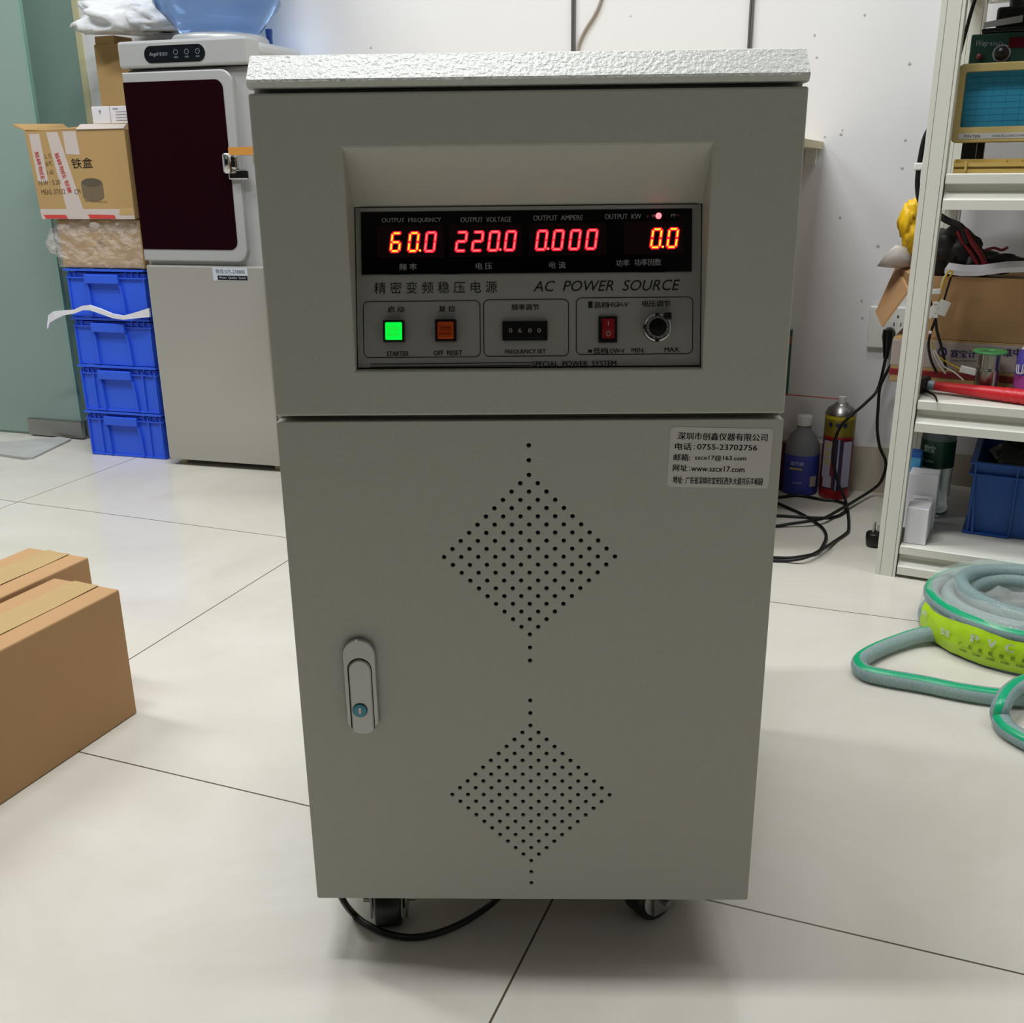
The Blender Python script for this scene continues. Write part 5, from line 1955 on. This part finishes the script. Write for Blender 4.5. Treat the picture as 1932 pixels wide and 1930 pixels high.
sc2 = thing('spray_can', 'yellow and red spray can with a thin red straw by the wall', 'can', cc)
cR = .0335
CFm = Matrix.Translation(cc)
hb_ = ztop - .022
mb = MB(CFm)
mb.lathe([(cR * .96, .0003), (cR, .003), (cR, .022), (cR, .140), (cR, .145), (cR, hb_ - .008), (cR, hb_)], seg=40, mis=[0, 0, 1, 0, 2, 3])
an0 = math.atan2(CAM.y - cc.y, CAM.x - cc.x)
for da, w, z0, z1, mi in ((-38, .020, .050, .135, 4), (38, .020, .030, .135, 4), (-30, .020, .028, .055, 4), (4, .0035, .022, .14, 4), (-3, .006, .022, .14, 5), (13, .006, .022, .14, 5)):
    n_ = Vector((math.cos(an0 + R(da)), math.sin(an0 + R(da)), 0))
    mb.f = CFm @ frame(n_ * (cR - .0012 + (.0006 if mi == 4 else .0004)), Vector((0, 0, 1)).cross(n_), (0, 0, 1))
    mb.box((-w / 2, z0, 0), (w / 2, z1, .0019), mi)
for r_ in range(3):
    for c_ in range(2):
        n_ = Vector((math.cos(an0 + R(-48 + c_ * 20)), math.sin(an0 + R(-48 + c_ * 20)), 0))
        mb.f = CFm @ frame(n_ * (cR + .0006), Vector((0, 0, 1)).cross(n_), (0, 0, 1))
        mb.box((-.0045, .080 + r_ * .019, 0), (.0045, .094 + r_ * .019, .001), 3)
for k, da in enumerate((-35, -8, 20)):
    n_ = Vector((math.cos(an0 + R(da)), math.sin(an0 + R(da)), 0))
    mb.f = CFm @ frame(n_ * (cR), Vector((0, 0, 1)).cross(n_), (0, 0, 1))
    mb.box((-.004, hb_ - .024, 0), (.004, hb_ - .015, .0008), 5)
mb.build('body', [mat('red_can_base', '#a3161c', 0.35), mat('maroon_can', '#6d1a26', 0.35), mat('gold_band', '#8d7f2c', 0.35, .3), mat('yellow_band', '#c4b21c', 0.35), mat('pale_can_label', '#a7a5bd', 0.4), mat('navy_print', '#23264e', 0.4)], sc2)
mb = MB(CFm)
mb.lathe([(cR, hb_ + .0002), (cR + .001, hb_ + .001), (cR, hb_ + .003), (cR * .85, hb_ + .014), (.017, hb_ + .021), (.015, hb_ + .022), (.014, hb_ + .025), (.00001, hb_ + .025)], seg=36)
mb.build('dome', STEEL, sc2)
mb = MB(CFm)
mb.cyl((0, 0, hb_ + .025), (0, 0, zn), .0085, 16)
mb.build('nozzle', WHITEP, sc2)
mb = MB()
e0 = cc + Vector((0, 0, zn - .006))
e1_ = hit(1470, 743, E2 * (WALL_E2 - VC - .01), E2)
mb.tube([e0 - (e0 - e1_).normalized() * .009, e1_], .0013, 6)
mb.build('straw', mat('red_straw', '#b8453c', 0.4), sc2)
rc = pview(1468, 905, .045)
mb = MB(Matrix.Translation((rc.x, rc.y, 0)))
mb.lathe([(.014, .0), (.015, .003), (.015, .10), (.010, .112), (.00001, .114)], seg=24)
tag(mb.build('red_can', mat('dark_red_can', '#5a1420', 0.4)), 'dark red can half hidden between the cabinet edge and the blue bottle', 'can')
# narrow green strip on the wall
mb = MB()
a0, a1 = pview(1490, 622, .002), pview(1482, 745, .002)
us = a0.dot(E1)
rmbox(mb, us - .03, us + .007, .001, .007, a1.z, a0.z)
rmbox(mb, us - .02, us + .0075, .007, .0075, a0.z - .032, a0.z - .014, 1)
tag(mb.build('green_strip', [mat('dark_green_board', '#33584c', 0.5), mat('orange_patch', '#8f5c3c', 0.5)], rz=-TH, loc=room(us, 0, a1.z)), 'narrow dark green board on the wall right of the cabinet', 'board')
# cord on the wall above
mb = MB()
pts = [onwall(u, v, .0045) for u, v in ((1143, -40), (1134, 0), (1122, 28), (1105, 55), (1094, 78), (1090, 100), (1090, 150))]
mb.tube(smooth_path(pts, 8), .0032, 9)
tag(mb.build('wall_cable', mat('taupe_cable', '#9a8f86', 0.5)), 'thin taupe cable running up the wall above the cabinet', 'cable')

# ================================================================== hose
HC = Vector((.788, .716, 0))


def hose_mat():
    M = mat('reinforced_clear_hose', '#9fb7b6', 0.16, trans=.45, ior=1.2)
    nt = M.node_tree
    b = nt.nodes['Principled BSDF']
    tc = nt.nodes.new('ShaderNodeTexCoord')
    nz = nt.nodes.new('ShaderNodeTexNoise')
    nz.inputs['Scale'].default_value = 420
    nt.links.new(tc.outputs['Object'], nz.inputs['Vector'])
    cr = nt.nodes.new('ShaderNodeValToRGB')
    cr.color_ramp.elements[0].color = (*hexc('#96b0b0'), 1)
    cr.color_ramp.elements[1].color = (*hexc('#abc0bf'), 1)
    cr.color_ramp.elements[0].position = .35
    cr.color_ramp.elements[1].position = .65
    nt.links.new(nz.outputs['Fac'], cr.inputs[0])
    nt.links.new(cr.outputs[0], b.inputs['Base Color'])
    return M


HOSE = hose_mat()
HSTR = mat('green_hose_stripe', '#0f9d6c', 0.3)
hr = .0125
hs = thing('garden_hose', 'clear reinforced hose with a green stripe, coiled on the floor', 'hose', HC)
pts = []
turns = [(.092, hr), (.118, hr), (.146, hr), (.105, .034), (.133, .034), (.088, .055), (.115, .055), (.142, .055), (.098, .074)]
mb = MB()
for k, (r_, z) in enumerate(turns):
    P = [HC + Vector((r_ * math.cos(a), r_ * math.sin(a), z + .003 * math.sin(a * 2 + k))) for a in np.linspace(0, 2 * math.pi, 73)[:-1]]
    mb.tube(P, hr * .98, 14, 0, closed=True, stripe=((0, 1), 1) if k in (5, 7) else None)
mb.build('coil', [HOSE, HSTR], hs)


def run(path, name, stripe=(0, 1)):
    b = MB()
    b.tube(smooth_path([fl(u, v, z) for u, v, z in path], 10), hr, 16, 0, stripe=(stripe, 1))
    b.build(name, [HOSE, HSTR], hs)


run(((1800, 1195, .020), (1740, 1198, .016), (1690, 1213, hr), (1645, 1232, hr), (1622, 1250, hr), (1632, 1268, hr), (1670, 1278, hr), (1740, 1290, hr), (1810, 1304, hr), (1880, 1314, hr), (1960, 1318, hr)), 'hose_run', (0, 1))
run(((1980, 1278, .036), (1932, 1290, .036), (1904, 1308, .036), (1889, 1332, .030), (1887, 1352, .016), (1900, 1375, hr), (1926, 1392, hr), (1965, 1412, hr), (2020, 1440, hr)), 'hose_run', (0, 15))
# clear film over the coil
FB = film('hose_film', (.97, 1, .98), .07, .22, (26, 1.0, .015))
mb = MB()
ns_, nt_ = 72, 14
vs = []
for i in range(ns_):
    a = 2 * math.pi * i / ns_
    for j in range(nt_):
        b_ = math.pi * (-.12 + 1.24 * j / (nt_ - 1))
        nv = noise.noise(Vector((math.cos(a) * 5, math.sin(a) * 5, b_ * 2)))
        rr_ = .116 + (.040 + .004 * nv) * math.cos(b_)
        zz_ = .040 + (.043 + .006 * nv) * math.sin(b_)
        vs.append(HC + Vector((rr_ * math.cos(a), rr_ * math.sin(a), max(.002, zz_))))
mb.add(vs, [(i * nt_ + j, ((i + 1) % ns_) * nt_ + j, ((i + 1) % ns_) * nt_ + j + 1, i * nt_ + j + 1) for i in range(ns_) for j in range(nt_ - 1)], 0, True)
# slack film across the middle
base = len(mb.v)
vs = [HC + Vector((0, 0, .03))]
nr = 8
for k in range(1, nr + 1):
    for i in range(36):
        a = 2 * math.pi * i / 36
        r_ = .075 * k / nr
        vs.append(HC + Vector((r_ * math.cos(a), r_ * math.sin(a), .028 + .012 * noise.noise(Vector((r_ * 50 * math.cos(a), r_ * 50 * math.sin(a), 2))) + .02 * (k / nr) ** 2)))
fs = [(0, 1 + i, 1 + (i + 1) % 36) for i in range(36)]
for k in range(nr - 1):
    fs += [(1 + k * 36 + i, 1 + (k + 1) * 36 + i, 1 + (k + 1) * 36 + (i + 1) % 36, 1 + k * 36 + (i + 1) % 36) for i in range(36)]
mb.add(vs, fs, 0, True)
mb.build('film', FB, hs)
# lime label sleeve on the side towards the viewer
LIME = mat('lime_label', '#a9cf1f', 0.35, bump=(30, .4, .006))
mb = MB()
a_c = math.atan2(CAM.y - HC.y, CAM.x - HC.x)
n_a, n_z = 60, 8
rl = .1655
vs = []
for i in range(n_a + 1):
    a = a_c - R(62) + R(150) * i / n_a
    for j in range(n_z + 1):
        f = j / n_z
        z = .005 + .054 * f
        wob = .0025 * noise.noise(Vector((a * 9, z * 70, 1)))
        r_ = rl + wob - (.005 * max(0, f - .72) / .28) - .008 * max(0, .3 - f) / .3
        vs.append(HC + Vector((r_ * math.cos(a), r_ * math.sin(a), z + .003 * math.sin(a * 7) * f)))
mb.add(vs, [(i * (n_z + 1) + j, (i + 1) * (n_z + 1) + j, (i + 1) * (n_z + 1) + j + 1, i * (n_z + 1) + j + 1) for i in range(n_a) for j in range(n_z)], 0, True)


def coil_text(body, da, z, h_, w_, mi):
    a = a_c + R(da)
    n_ = Vector((math.cos(a), math.sin(a), 0))
    x_ = Vector((0, 0, 1)).cross(n_)
    c_ = HC + n_ * (rl + .0025) + Vector((0, 0, z))
    write(mb, body, c_ - x_ * w_ / 2, c_ + x_ * w_ / 2, h_, n_, mi, bold=.02)


for k, ch in enumerate('PVC增强软管'):
    coil_text(ch, -21 + 8.4 * k, .047, .0125, .011, 1)
for k, ch in enumerate('广东省联塑管材有限公司'):
    coil_text(ch, -28 + 5.2 * k, .031, .0065, .0065, 2)
coil_text('长虹', -38, .038, .012, .018, 1)
coil_text('水管', -56, .048, .010, .014, 1)
for k, ch in enumerate(('仁', '源')):
    coil_text(ch, 6 + 7 * k, .012, .010, .010, 1)
for k in range(9):
    coil_text('FLEXIBLE', -26 + 7 * k, .022, .0035, .012, 2)
mb.build('label_sleeve', [LIME, mat('silver_print', '#cfd3cc', 0.3), mat('olive_print', '#3f5a10', 0.5)], hs)
